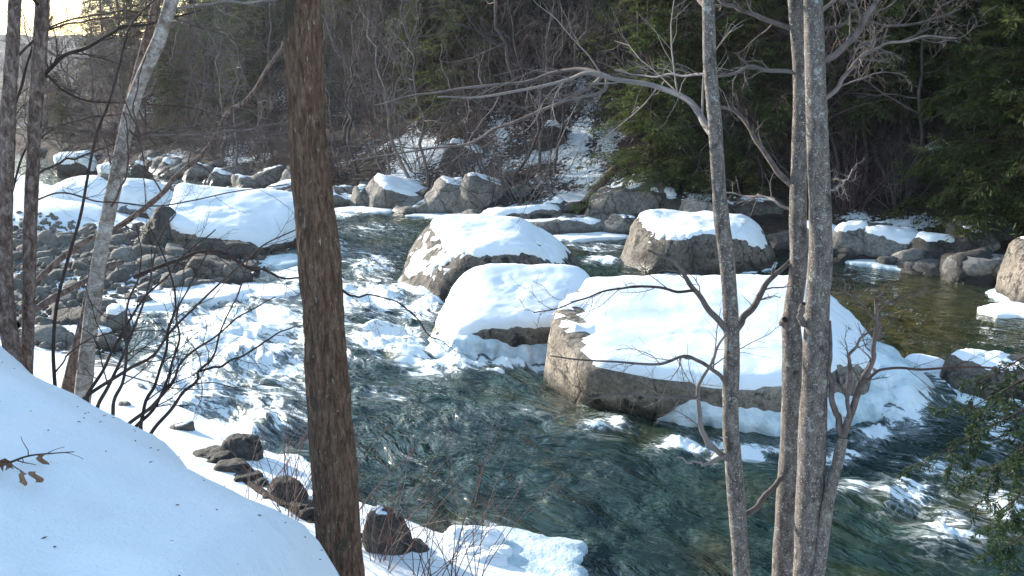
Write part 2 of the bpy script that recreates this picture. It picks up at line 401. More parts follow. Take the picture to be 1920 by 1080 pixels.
# ------------------------------------------------------------------ terrain height functions
def sdist(x, y, poly):
    p = np.stack([x, y], -1); best = np.full(x.shape, 1e9); sg = np.ones(x.shape)
    for a, b in zip(poly[:-1], poly[1:]):
        a = np.array(a, float); b = np.array(b, float); d = b - a
        t = np.clip(((p - a) @ d) / (d @ d), 0, 1)
        q = p - (a + t[..., None] * d); dist = np.hypot(q[..., 0], q[..., 1])
        cr = d[0] * (p[..., 1] - a[1]) - d[1] * (p[..., 0] - a[0])
        upd = dist < best - 1e-9
        best = np.where(upd, dist, best); sg = np.where(upd, np.where(cr >= 0, 1, -1), sg)
    return best * sg
SHORE = [(25, -6), (12, 2.5), (6, 5.2), (3, 6.8), (1.2, 8.0), (-.6, 9.5), (-2.9, 11.2), (-5.2, 13.9), (-7.0, 17.0), (-7.8, 19.5),
         (-7.4, 22), (-6.6, 24.5), (-6.8, 27.5), (-10, 31.5), (-15, 38), (-24, 50), (-45, 72), (-120, 145), (-300, 300)]
TOE = [(25, -6.5), (12, 2), (6, 4.8), (3, 6.4), (1.2, 7.0), (-.6, 8.5), (-2.9, 10.6), (-5.4, 13.4), (-8, 16.3), (-12, 18.5), (-20, 21.5), (-40, 27), (-120, 50), (-300, 90)]
FARSH = [(60, -20), (30, 10), (18, 19), (12.8, 23.5), (10.4, 26), (5.5, 29.5), (.7, 33), (-6.4, 39), (-12, 45), (-18, 52), (-30, 63), (-60, 88), (-120, 150), (-300, 330)]
def near_h(x, y):
    e = sdist(x, y, TOE); d = sdist(x, y, SHORE)
    prof = np.interp(e, [-6, -1, 0, 1.2, 2.5, 3.4, 4.0, 4.8, 6.0, 9, 14, 30, 60, 200], [-3, .0, .2, .42, 1.75, 2.95, 3.35, 3.55, 3.72, 3.85, 4.3, 9, 24, 60])
    up_ = sstep(2.2, 3.6, e) * sstep(14, 8, e)
    prof = prof + up_ * (.15 * sstep(-.9, -2, x) + .27 * sstep(-2, -4.3, x)) - sstep(1, 2.4, e) * sstep(7, 4.5, e) * .6 * sstep(-1.9, -1.05, x) * sstep(4.3, 5.2, y) - sstep(1, 2.4, e) * .75 * sstep(-1.0, -.35, x)
    prof = prof + .10 * n2(x, y, .55, 3, 5) * sstep(0, 1.5, e) + .05 * n2(x, y, 1.3, 4, 6) + .01 * n2(x, y, 7, 3, 8) - .03 * sstep(.45, .7, n2(x, y, 2.6, 2, 7))
    bar = np.where(d > 0, .05 + .06 * np.minimum(d, 8) + .02 * np.maximum(d - 8, 0), .05 + d * .35)
    bar = bar + .12 * n2(x, y, .6, 4, 9) * sstep(0, 1, d)
    snowy = sstep(30.5, 33, y + 1.2 * n2(x, y, .4, 2, 12)) * sstep(.3, 2, d)
    bar = bar + snowy * (.45 + .35 * n2(x, y, .35, 3, 14))
    k = 4.0
    z = np.log(np.exp(np.clip(prof * k, -60, 300)) + np.exp(np.clip(bar * k, -60, 300))) / k
    far = prof > 5
    return np.where(far, prof, z), e, d
def far_h(x, y):
    s = -sdist(x, y, FARSH)
    z = np.interp(s, [-5, -1, 0, .8, 3, 6, 20, 45, 90, 300], [-2, -.5, .0, .35, 1.0, 2.3, 12, 32, 44, 46])
    z = z + sstep(1, 8, s) * (1.3 * n2(x, y, .11, 4, 21) + .45 * n2(x, y, .4, 4, 22)) + .12 * n2(x, y, 1.3, 3, 23) * sstep(0, 1, s)
    a = (-x + y) * .707                       # distance up the valley
    fall = 1 - .93 * sstep(56, 128, a)
    return np.where(s > 0, z * fall, z), s
def hit(px, py, fn=far_h, t0=24, t1=240):
    d = ray(px, py); t = np.linspace(t0, t1, 2600)
    Q = np.array([0, 0, EYE]) + d * t[:, None]
    h = fn(Q[:, 0], Q[:, 1])[0]
    k = np.argmax(Q[:, 2] <= h)
    return Q[k] if (Q[k, 2] <= h[k]) else None
def grid_mesh(name, xs, ys, hfn, keep, attrs, m):
    X, Y = np.meshgrid(xs, ys); Z, aux = hfn(X, Y)
    n_, k = X.shape
    i = np.arange(n_ * k).reshape(n_, k)
    F = np.stack([i[:-1, :-1], i[:-1, 1:], i[1:, 1:], i[1:, :-1]], -1).reshape(-1, 4)
    V = np.stack([X, Y, Z], -1).reshape(-1, 3)
    kp = keep(X, Y, aux).ravel(); F = F[kp[F].any(1)]
    at_ = {an: f(X, Y, Z, aux).ravel() for an, f in attrs.items()}
    names = list(at_); r = compact(V, F, *[at_[q] for q in names])
    o = link(name, mk_mesh(name, r[0], r[1], True, dict(zip(names, r[2:]))), m)
    o['kind'] = 'structure'
    return o
def spaced(lo, a, b, hi, st, g=1.12):
    mid = list(np.arange(a, b + 1e-6, st)); L, x, s = [], a, st
    while x > lo: s *= g; x -= s; L.append(x)
    Rr, x, s = [], b, st
    while x < hi: s *= g; x += s; Rr.append(x)
    return np.array(L[::-1] + mid + Rr)

def bare_attr(X, Y, Z, aux):
    e, d = aux
    bar = sstep(-5.2, -6.6, X) * sstep(.0, -.9, e) * sstep(-.8, .1, d) * sstep(31.8, 29.5, Y + 1.5 * n2(X, Y, .5, 3, 31))
    return bar * (.62 + .35 * n2(X, Y, .9, 3, 33)) - .12
near_f = lambda x, y: (lambda r: (r[0], (r[1], r[2])))(near_h(x, y))
grid_mesh('near_bank', spaced(-260, -12, 4, 40, .08, 1.13), spaced(-60, 1.0, 20, 260, .08, 1.07), near_f,
          lambda X, Y, aux: aux[1] > -2.5, {'bare': bare_attr}, M_BANK)

SNOWP = [(1100, 170, 34, 50, .62), (1085, 245, 28, 50, .58), (1120, 340, 60, 45, 1.0), (1065, 375, 45, 25, .9), (800, 290, 60, 28, .95), (760, 320, 40, 25, .7),
         (720, 345, 30, 20, .5), (450, 290, 45, 30, .55), (330, 300, 30, 20, .5), (500, 300, 30, 25, .4), (1700, 75, 60, 55, .7), (1680, 120, 50, 25, .6),
         (1740, 265, 110, 28, .6), (1640, 275, 80, 30, .6), (1700, 415, 90, 18, .9), (1610, 410, 40, 20, .8), (1250, 45, 55, 25, .8), (1400, 40, 50, 40, .4),
         (1380, 250, 60, 20, .5), (1010, 60, 25, 60, .5), (970, 120, 30, 30, .4), (640, 200, 30, 25, .3), (540, 190, 30, 25, .4), (700, 160, 40, 20, .3), (940, 255, 20, 30, .5),
         (1140, 270, 25, 40, .7), (1030, 290, 40, 14, .5), (1850, 240, 40, 20, .4)]
def snow_attr(X, Y, Z, s):
    px, py = pix(X, np.maximum(Y, 5), Z)
    a = .275 + .20 * n2(X, Y, .16, 4, 41) + .13 * n2(X, Y, .9, 3, 42)
    b = np.zeros_like(X)
    for cx, cy, rx, ry, am in SNOWP:
        b = np.maximum(b, am * np.exp(-((px - cx) / rx) ** 2 - ((py - cy) / ry) ** 2))
    return a + b * (.40 + .22 * n2(X, Y, .7, 3, 44)) - .3 * (s < .5)
grid_mesh('far_slope', spaced(-330, -22, 16, 140, .22, 1.05), spaced(-30, 24, 62, 420, .22, 1.06), far_h,
          lambda X, Y, s: s > -3, {'snow': snow_attr}, M_GROUND)
# far hill closing the valley, and the river bed
def ridge_h(x, y):
    h = 26 * np.exp(-((y - 560) / 110) ** 2) * (1 + .35 * n2(x, y, .012, 4, 51)) - 4
    return h + 30 * sstep(-250, -620, x) * np.exp(-((y - 560) / 160) ** 2) + 2.5 * n2(x, y, .12, 3, 52), x
grid_mesh('far_hill', np.linspace(-800, 250, 170), np.linspace(300, 900, 110), ridge_h, lambda X, Y, a: X < 1e9,
          {'snow': lambda X, Y, Z, a: .3 + .15 * n2(X, Y, .05, 3, 53)}, M_GROUND)
xs = np.array([-900., 300.]); ys = np.array([-80., 950.])
grid_mesh('riverbed', xs, ys, lambda x, y: (x * 0 - 3.2, x), lambda X, Y, a: X < 1e9, {'bare': lambda X, Y, Z, a: X * 0 + 1}, M_BANK)

# ------------------------------------------------------------------ boulders: planes -> rock, snow cap, ice collar
def rock_shape(planes, sub, seed, p=11, amp=.05, fscale=1.0):
    D, F = ico(sub)
    A = np.array(planes, float); n = norm(A[:, :3]); d = A[:, 3]
    q = np.maximum(D @ n.T, 0) / d
    r = (q ** p).sum(1) ** (-1 / p)
    V0 = D * r[:, None]
    N0 = vnormals(V0, F)
    sz = np.abs(V0).max()
    n1 = fbm(V0, 1.1 * fscale / sz * 2.0, 4, seed); nr = fbm(V0, 3.0 * fscale / sz * 2, 4, seed + 50, ridged=True)
    V = V0 + N0 * (amp * sz * (n1 * .9 + .35 * nr))[:, None]
    Vs = V0 + N0 * (amp * sz * (n1 * .9))[:, None]
    return V, Vs, F
def rand_planes(hx, hy, ht, hb, seed, nr=9, top=0.0, tilt=.75):
    g = np.random.default_rng(seed)
    q = lambda: g.uniform(0, tilt)
    pl = [(1, g.uniform(-.4, .4), q(), hx), (-1, g.uniform(-.4, .4), q(), hx), (0, 1, .1, hy), (g.uniform(-.4, .4), -1, q(), hy), (top * g.uniform(-1, 1), top * g.uniform(-1, .2), 1, ht), (0, 0, -1, hb)]
    for k in range(nr):
        a = 2 * np.pi * (k + g.uniform(-.4, .4)) / nr; zz = g.uniform(-.2, .75)
        n = norm(np.array([np.cos(a), np.sin(a), zz]))
        sup = math.sqrt((n[0] * hx) ** 2 + (n[1] * hy) ** 2 + (n[2] * ht) ** 2)
        pl.append((*n, sup * g.uniform(.86, 1.04)))
    return pl
def boulder(name, label, loc, planes, seed, snow=None, ice=None, sub=6, m=None, group=None, cat='boulder', rot=0, amp=.05, p=11):
    """snow = (threshold, thickness, zmin, extra(V)->bias) ; ice = (height, thickness, fn)"""
    V, Vs, F = rock_shape(planes, sub, seed, amp=amp, p=p)
    root = thing(name, label, cat, loc, group)
    cr, sr = math.cos(rot), math.sin(rot)
    Rz = np.array([[cr, -sr, 0], [sr, cr, 0], [0, 0, 1]])
    V, Vs = V @ Rz.T, Vs @ Rz.T
    link('rock', mk_mesh('rock', V, F), m or M_ROCK, root)
    Ns = vnormals(Vs, F)
    if snow:
        thr, th, zmin = snow[:3]
        nz = Ns[:, 2] + .20 * fbm(Vs, 1.8, 4, seed + 7) + .20 * fbm(Vs, 6, 5, seed + 8, .65)
        if len(snow) > 3: nz = nz + snow[3](Vs)
        mk = sstep(thr, thr + .10, nz) * sstep(zmin, zmin + .15, Vs[:, 2]); deep = sstep(thr - .12, thr + .36, Ns[:, 2] + .06 * fbm(Vs, 1.2, 3, seed + 7))
        lump = 1 + .25 * fbm(Vs, 1.2, 3, seed + 9)
        off = -.03 + .045 * mk + th * lump * deep * mk
        wr_ = (.75 * (1 - deep))[:, None]; S = V * wr_ + Vs * (1 - wr_) + Ns * (off * .45)[:, None] + np.array([0, 0, 1.]) * (off * .6)[:, None]
        keep = (mk > .01)[F].any(1)
        v, f = compact(S, F[keep]); link('snow_cap', mk_mesh('snow_cap', v, f), M_SNOW, root)
    if ice:
        hgt, th, fn = ice
        bias = fn(Vs)
        lo = -loc[2]
        top = lo + hgt * (1 + .7 * fbm(Vs * [1, 1, 0], 2.2, 3, seed + 17)) * np.maximum(bias, 0)
        mk = sstep(top + .04, top - .12, Vs[:, 2]) * (bias > .02)
        lump = .75 + .6 * fbm(Vs, 3.2, 4, seed + 18, ridged=True) + .5 * fbm(Vs, 1.1, 2, seed + 19)
        H = norm(Ns * [1, 1, .15])
        prof = .45 + .9 * np.clip((top - Vs[:, 2]) / max(hgt, .05), 0, 1)
        off = -.06 + (th * np.clip(lump, .15, 2) * prof * np.clip(bias, 0, 1.3) + .06) * mk ** .5
        S = Vs + H * off[:, None]
        keep = ((mk > .01) & (Vs[:, 2] > lo - .45))[F].any(1)
        if keep.any():
            v, f = compact(S, F[keep]); link('ice_collar', mk_mesh('ice_collar', v, f), M_ICE, root)
    return root
bell = lambda v, c, r: np.exp(-(((v - np.array(c)) / np.array(r)) ** 2).sum(-1))

# the big boulder, right of the centre
boulder('boulder', 'largest boulder, flat snow-covered top and sunlit left face, behind the grey trunks', (3.5, 15.6, .3),
        [(0, -.2, .98, .74), (.5, -.2, .84, 1.36), (.95, 0, .3, 2.7), (.6, -.8, .1, 1.85), (.05, -1, .02, 1.95), (-.35, -.85, -.38, 1.75),
         (-.95, -.27, .08, 2.72), (-.7, -.4, -.6, 2.2), (-.9, .4, .2, 3.0), (0, 1, .1, 2.1), (0, 0, -1, .9)], 3,
        snow=(.68, .075, -.1, lambda v: .10 * bell(v, (.3, -1.7, .3), (2.4, .5, .35)) + .62 * bell(v, (-2.6, -.6, .35), (.5, .8, .45)) * sstep(0, .2, fbm(v, 2.2, 4, 77)) - .45 * sstep(-2.05, -2.45, v[:, 0]) * (.6 + fbm(v, 2.0, 3, 78))),
        ice=(.42, .17, lambda v: .2 * (v[:, 1] < .6) + .75 * sstep(-1.4, -1.0, v[:, 0]) * (v[:, 1] < .9) + .9 * sstep(1.6, 2.6, v[:, 0])), amp=.022, p=20, m=M_ROCKL)
# second boulder, upstream
boulder('boulder', 'domed boulder with thick smooth snow and dark left flank, behind the mid-river ice-skirted rock', (-.6, 23.6, .3),
        [(.0, -.12, .99, .98), (-.62, -.3, .72, 1.2), (.5, -.1, .86, 1.25), (-.75, -.65, .12, 1.8), (.1, -.97, .2, 1.55), (.95, -.2, .2, 1.95),
         (.7, -.7, .25, 1.75), (-1, .1, -.1, 2.1), (0, 1, .1, 1.7), (0, 0, -1, .9), (-.3, -.3, .9, 1.2)], 8,
        snow=(.68, .09, -.1, lambda v: .2 * bell(v, (.3, -1.2, .3), (.5, .6, .4)) + .25 * bell(v, (-1.9, -.2, .2), (.4, .4, .5))),
        ice=(.22, .12, lambda v: .5 + .4 * (v[:, 0] < -1)), amp=.04, p=12, m=M_ROCKM)
# third: low rock with the ice apron
boulder('boulder', 'low rock with snow hood and broad white ice apron, left of the largest boulder', (.1, 18.4, .2),
        [(.0, -.3, .95, .72), (-.55, -.25, .8, 1.0), (-.8, -.55, .2, 1.45), (0, -1, -.12, 1.0), (.35, -.85, -.3, 1.05), (1, 0, .2, 1.6), (.5, -.2, .85, 1.3),
         (0, 1, .1, 1.25), (-1, .2, .1, 1.6), (0, 0, -1, .8)], 14,
        snow=(.46, .09, .05, lambda v: .25 * bell(v, (-1.1, -.6, .3), (.7, .7, .4))),
        ice=(.34, .24, lambda v: 1.0 * (v[:, 1] < .8) * sstep(-2.0, -1.2, v[:, 0])), amp=.045, p=11)
# fourth: right, upstream
boulder('boulder', 'rounded pale boulder with patchy snow, furthest upstream of the right-hand boulders', (5.0, 26.6, .2),
        [(.05, -.1, .99, .86), (-.6, -.3, .6, 1.5), (.6, -.2, .76, 1.55), (-.9, -.4, .1, 2.1), (-.25, -.95, .15, 1.5), (.35, -.92, .2, 1.45), (1, -.1, .25, 2.1), (.8, -.6, .4, 1.7),
         (0, 1, .1, 1.7), (-1, .4, .2, 2.1), (0, 0, -1, .8)], 21,
        snow=(.76, .07, .2, lambda v: .25 * fbm(v, 1.1, 4, 92) + .12 * (v[:, 0] > -.9) + .3 * bell(v, (1.6, -.8, .3), (.6, .8, .6))), ice=(.12, .10, lambda v: .5 + 0 * v[:, 0]), amp=.05, p=8)
# right frame edge
boulder('boulder', 'bare tan boulder at the right edge, upstream side of the dark pool', (12.4, 22.3, .2), rand_planes(1.3, 1.3, 1.0, .8, 31, 9, .2), 31,
        snow=(.93, .06, .6), ice=(.14, .28, lambda v: .7 + 0 * v[:, 0]), amp=.06)
boulder('boulder', 'low grey rock splashed by the rapid at the right edge, beside hemlock sprays', (7.75, 15.6, .0), rand_planes(.85, .8, .5, .5, 33, 8, .15), 33,
        snow=(.97, .04, .3), ice=(.16, .1, lambda v: .8 * (v[:, 0] < .2)), sub=5, amp=.06)
boulder('boulder', 'small rock wholly under snow, between largest boulder and right-edge rock', (7.05, 16.6, -.05), rand_planes(.42, .36, .2, .4, 35, 7), 35,
        snow=(-.1, .08, -.1), sub=4)
# left: big snow boulder on the tip of the cobble bar
boulder('boulder', 'big snow-blanketed boulder on the tip of the cobble bar, left of brown trunk', (-8.6, 29.3, .3),
        [(.1, -.22, .97, .66), (.45, -.45, .77, 1.15), (.9, -.3, .2, 2.1), (0, -1, -.15, 1.6), (.5, -.85, .05, 1.9), (-.95, -.2, .1, 1.5), (-.6, -.75, .2, 1.6), (0, 1, .1, 2.3), (0, 0, -1, .9)], 41,
        snow=(.55, .11, -.2, lambda v: .25 * sstep(-.2, .8, v[:, 0])), ice=(.12, .12, lambda v: .5 * (v[:, 0] > 0)), amp=.04)
boulder('boulder', 'dark ragged rock spike against the left side of the snow-blanketed boulder', (-9.9, 28.3, .3),
        [(-.5, -.5, .6, .62), (.8, -.3, .5, .5), (-.9, 0, .3, .5), (0, -1, .3, .7), (.2, .9, .3, .8), (-.2, .2, 1, .95), (0, 0, -1, .6), (.5, -.8, .3, .65)], 43, sub=5, m=M_ROCKD, amp=.11)
boulder('boulder', 'long dark undercut rock at the foot of the snow-blanketed boulder', (-8.0, 27.2, .1), rand_planes(1.2, .55, .42, .5, 45, 7), 45, sub=5, m=M_ROCKD, amp=.07)
for lab, px, py, wpx, hp, sd, sn, mm in [
        ('pale flat slab at the water edge of the cobble bar, above the ice shelf', 392, 528, 135, 42, 61, None, M_ROCK),
        ('tilted pale slab lying among the cobbles of the bar', 258, 498, 95, 38, 62, None, M_ROCK),
        ('small pale rock between two slabs on the cobble bar', 325, 420, 30, 30, 63, None, M_ROCK),
        ('broad snow mound on the back of the cobble bar, behind the birch', 255, 405, 150, 48, 64, (.2, .25, -.3), M_STONE),
        ('broad snow mound on the back of the cobble bar, between the left trunks and birch', 130, 405, 160, 55, 65, (.2, .25, -.3), M_STONE),
        ('snowy stone standing alone amid bare cobbles of the bar', 95, 437, 42, 18, 66, (.4, .12, -.1), M_STONE),
        ('snow-capped mid-river rock far upstream, left of the birch', 132, 326, 85, 34, 67, (.35, .25, .05), M_ROCKD),
        ('snow-capped mid-river rock far upstream, just behind the birch', 205, 338, 70, 26, 68, (.35, .25, .05), M_STONE),
        ('dark pointed rock with thin snow far upstream, right of the birch', 258, 330, 40, 28, 69, (.6, .12, .1), M_ROCKD),
        ('grey rock frozen into shore ice below the left trunks', 120, 628, 110, 40, 70, None, M_ROCKD),
        ('icy hummock rock in shore ice beside the birch foot', 205, 628, 70, 50, 71, (.7, .06, .0), M_STONE)]:
    b = Pz(px, py, .05); t = depth(px, py, b[1]); hx = wpx / 2 / FPX * t; ht = hp / FPX * t * .9
    boulder('boulder', lab, (b[0], b[1] + hx * .6, .0), rand_planes(hx, hx * .75, ht, .5, sd, 8, .25), sd, snow=sn, sub=5, m=mm, amp=.05)
# near-shore rocks
for lab, px, py, wpx, hp, sd, z0, sn, mm in [
        ('wet dark rounded rock at the near shore, behind the left end of the dark log', 445, 862, 84, 40, 81, .2, None, M_ROCKD),
        ('dark rock just behind the near log, left of the brown trunk', 535, 938, 84, 40, 82, .25, None, M_ROCKD),
        ('brown rock with twigs against it just right of the brown trunk', 722, 1020, 95, 60, 83, .35, (.95, .02, .2), M_ROCKD),
        ('small grey stone poking from shore snow below the leaning shrub stems', 230, 772, 36, 16, 84, .2, None, M_ROCK),
        ('small flat stone at the near water edge, upstream of the log', 338, 812, 48, 14, 85, .2, (.9, .03, .0), M_ROCK)]:
    b = Pz(px, py, z0); t = depth(px, py, b[1]); hx = wpx / 2 / FPX * t; ht = hp / FPX * t * .9
    boulder('rock', lab, (b[0], b[1] + hx * .4, z0), rand_planes(hx, hx * .8, ht, .4, sd, 8, .25), sd, snow=sn, sub=5, m=mm, cat='rock', amp=.07)

g = np.random.default_rng(19)
for k, px in enumerate([392, 412, 438, 462, 478, 500, 516, 548, 566, 584, 604, 690, 706, 748, 772]):
    py = np.interp(px, [390, 470, 540, 600, 700, 780], [858, 905, 948, 978, 1022, 1042]) + g.uniform(-12, 10)
    b = Pz(px, py, .25); t = depth(px, py, b[1]); hx = g.uniform(16, 34) / FPX * t
    V, Vs, F = rock_shape(rand_planes(hx * 1.3, hx, hx * g.uniform(.45, .75), hx * 1.2, 820 + k, 8, .3), 4, 820 + k, amp=.1, p=14)
    o = link('rock', mk_mesh('rock', V, F), M_ROCKD, None, (b[0], b[1], .2)); o.rotation_euler = (0, 0, g.uniform(0, 6.28))
    tag(o, 'dark wet rock in the shore debris, %s the brown trunk' % ('left of' if px < 570 else ('behind' if px < 670 else 'right of')), 'rock', 'wet rocks in the near debris line')
# rocks along the far shore, by their foot in the photograph
FARR = [(650, 392, 70, 35), (700, 388, 60, 40), (755, 385, 85, 50), (800, 402, 75, 38), (850, 392, 65, 75), (905, 394, 62, 85), (905, 402, 70, 34), (985, 420, 110, 36),
        (1075, 440, 150, 40), (1010, 405, 70, 30), (1185, 400, 95, 75), (1178, 432, 52, 38), (1245, 395, 60, 50), (1310, 402, 90, 32), (1385, 402, 80, 34), (1440, 398, 60, 32),
        (1605, 470, 70, 60), (1690, 474, 95, 44), (1765, 482, 80, 48), (1830, 470, 70, 60), (1545, 455, 60, 40), (1640, 440, 50, 30), (1880, 450, 60, 50),
        (590, 385, 70, 40), (530, 372, 60, 35), (470, 358, 60, 30), (420, 345, 50, 28), (375, 335, 55, 30), (320, 325, 50, 28), (290, 318, 40, 22), (500, 345, 50, 35), (560, 350, 50, 40), (640, 370, 40, 30)]
FNAME = ['left of the snow chute', 'by the mid-left shore', 'beside the snow patch', 'at the foot of the pale cliff', 'as the left tooth of the pale cliff', 'as the right tooth of the pale cliff',
         'in front of the pale cliff', 'left end of the long ledge', 'as the long ledge behind the domed boulder', 'above the long ledge', 'right of the leaning log', 'below the leaning log',
         'under the yellow-green conifer', 'left of the first grey trunk', 'right of the first grey trunk', 'left of the paired grey trunks', 'right of the paired grey trunks, snow on top',
         'in the middle of the right-hand shore rocks', 'dark, at the right end of the shore rocks', 'above the dark pool', 'hidden partly by the paired trunks', 'small, amid the right shore snow', 'behind the tan boulder']
for k, (px, py, wpx, hp) in enumerate(FARR):
    b = hit(px, py)
    if b is None: continue
    t = depth(px, py, b[1]); hx = wpx / 2 / FPX * t * (1.85 if k < 12 else 1.4); ht = hp / FPX * t * (.72 if k < 12 else .8)
    where = FNAME[k] if k < len(FNAME) else 'upstream, number %d from the brown trunk leftward' % 0
    if k >= len(FNAME):
        lab, grp = 'small grey shore rock on the far bank upstream, left of the brown trunk', 'small far-bank rocks upstream'
    else: lab, grp = 'weathered rock on the far bank ' + where, 'rocks along the far bank'
    snowy = k in (2, 7, 12, 16, 17, 18, 20, 24, 26, 28)
    boulder('shore_rock', lab, (b[0], b[1] + hx * .5, b[2] - .1), rand_planes(hx, hx * .8, ht, .8, 100 + k, 8, .4, .3), 100 + k,
            snow=(.72, .09, .15) if snowy else (.9, .06, .3), sub=4, m=M_ROCKD if k in (12, 13, 14, 15, 18, 19, 22, 29) else M_FARROCK, group=grp, cat='rock', amp=.10, p=30)
frk = []
for k in range(6):
    g_ = np.random.default_rng(950 + k); V, Vs, F = rock_shape(rand_planes(1, g_.uniform(.7, 1), g_.uniform(.5, .8), .7, 950 + k, 11, .6), 4, 950 + k, amp=.12, p=16)
    frk.append(mk_mesh('shore_stone', V, F)); frk[-1].materials.append(M_FARROCK if k % 3 else M_ROCKD)
g = np.random.default_rng(66)
for k in range(130):
    i = int(g.choice([3, 4, 5, 6, 7, 8, 9], p=[.1, .14, .2, .22, .14, .12, .08])); t = g.uniform(); a_, b_ = np.array(FARSH[i]), np.array(FARSH[i + 1]); c = a_ + (b_ - a_) * t + np.array([.68, .73]) * g.normal(.5, .7)
    z = far_h(c[:1], c[1:2])[0][0]; r = float(np.clip(g.lognormal(-1.0, .5), .15, 1.0))
    px, py = pix(c[0], c[1], z)
    if px < 0 or px > 1930: continue
    o = link('shore_stone', frk[int(g.integers(6))], None, None, (c[0], c[1], z)); o.rotation_euler = (g.uniform(-.3, .3), g.uniform(-.3, .3), g.uniform(0, 6.28)); o.scale = (r * 1.3, r, r * g.uniform(.6, 1))
    spot = 'upstream of the brown trunk' if px < 600 else ('below the pale cliff' if px < 960 else ('by the long ledge' if px < 1300 else 'along the dark right-hand shore'))
    tag(o, '%s angular stone at the far waterline %s' % ('big' if r > .5 else ('small' if r < .28 else 'middling'), spot), 'stone', 'stones along the far waterline')
for lab, px, py, wpx, hp, sd in [('huge dark boulder with snow on its crown on the right-hand slope', 1765, 350, 130, 85, 171),
                                 ('dark mossy boulder on the far slope, ringed with snow', 1040, 275, 75, 50, 172),
                                 ('ice-glazed pale outcrop high on the far slope', 1245, 75, 110, 50, 173),
                                 ('dark overhanging outcrop above the pale cliff', 870, 310, 110, 45, 174)]:
    b = hit(px, py); t = depth(px, py, b[1]); hx = wpx / 2 / FPX * t; ht = hp / FPX * t
    boulder('boulder', lab, (b[0], b[1] + hx * .5, b[2] - .2), rand_planes(hx, hx * .8, ht, 1.5, sd, 9, .3), sd, snow=(.75, .15, .3), sub=5,
            m=M_FARROCK if sd == 173 else M_ROCKD, amp=.07)

# cobbles of the bar
g = np.random.default_rng(5)
cob = []
for k in range(7):
    V, Vs, F = rock_shape(rand_planes(1, g.uniform(.7, 1), g.uniform(.5, .75), .6, 300 + k, 8, .35), 3, 300 + k, amp=.07, p=14)
    cob.append(mk_mesh('cobble', V, F)); cob[-1].materials.append(M_STONE)
n_c = 0; placed = []
cand = g.uniform([-20, 17.5], [-5.5, 33], (9000, 2))
Zc, ec, dc = near_h(cand[:, 0], cand[:, 1])
for (x, y), z, e_, d_ in zip(cand, Zc, ec, dc):
    if n_c >= 290: break
    if e_ > -.4 or d_ < -.15 or y > 31.5 + math.sin(x) * .6: continue
    px, py = pix(x, y, z)
    if px < -15 or px > 470: continue
    r = float(np.clip(g.lognormal(-1.7, .45), .09, .5))
    if any((x - a) ** 2 + (y - b) ** 2 < (.62 * (r + c)) ** 2 for a, b, c in placed): continue
    placed.append((x, y, r)); n_c += 1
    o = link('cobble', cob[int(g.integers(7))], None, None, (x, y, z + .12 * r))
    o.rotation_euler = (g.uniform(-.25, .25), g.uniform(-.25, .25), g.uniform(0, 6.28)); o.scale = (r, r, r * g.uniform(.7, 1))
    px, py = pix(x, y, z)
    band = 'near the shore ice' if py > 520 else ('in the middle of the bar' if py > 450 else 'just below the snow mounds')
    size = 'large' if r > .33 else ('small' if r < .2 else 'middling')
    side = 'left of the birch' if px < 185 else ('between birch and leaning dead branch' if px < 280 else 'right of the birch')
    tag(o, '%s grey river cobble %s, %s' % (size, band, side), 'stone', 'cobbles on the bar')

# ------------------------------------------------------------------ water
FOAM_SHEEN = [(440, 640, 190, 90, .74), (360, 740, 130, 70, .62), (500, 780, 110, 90, .52), (600, 640, 80, 70, .7), (700, 560, 70, 40, .8), (980, 690, 90, 10, .7), (1150, 700, 30, 12, .0), (1560, 860, 80, 14, .6), (1480, 520, 60, 6, .5), (800, 580, 40, 10, .9), (480, 620, 150, 60, .72), (640, 560, 90, 45, .72), (720, 640, 80, 40, .8), (850, 690, 90, 18, .8), (420, 560, 150, 22, .6), (350, 700, 130, 70, .6),  # whitewater; the broad left-channel entries also paint in silvery sky sheen
        (450, 800, 110, 60, .55), (420, 880, 70, 40, .5), (560, 520, 70, 30, .7), (700, 500, 60, 40, .55), (1130, 800, 60, 25, .6), (1290, 842, 80, 16, .95), (1400, 850, 120, 14, .7),
        (1700, 765, 70, 50, .72), (1640, 815, 60, 22, .7), (1800, 715, 90, 40, .72), (1700, 925, 90, 45, .55), (1790, 1000, 90, 50, .6), (1880, 950, 60, 60, .5),
        (1600, 915, 60, 25, .4), (1130, 490, 35, 9, .8), (1110, 465, 80, 9, .55), (650, 402, 50, 8, .6), (700, 430, 90, 18, .45), (780, 590, 50, 25, .7), (770, 670, 50, 25, .8),
        (1780, 880, 110, 25, .45), (1870, 800, 60, 60, .5), (980, 780, 120, 40, .18), (850, 800, 120, 60, .15), (1190, 690, 40, 10, .4), (700, 740, 90, 30, .3), (560, 700, 120, 50, .5),
        (300, 345, 60, 10, .5), (260, 380, 60, 12, .4), (1640, 500, 60, 6, .3), (620, 470, 60, 40, .45), (1100, 900, 150, 40, .1), (1000, 690, 60, 14, .45), (900, 980, 60, 20, .4)]
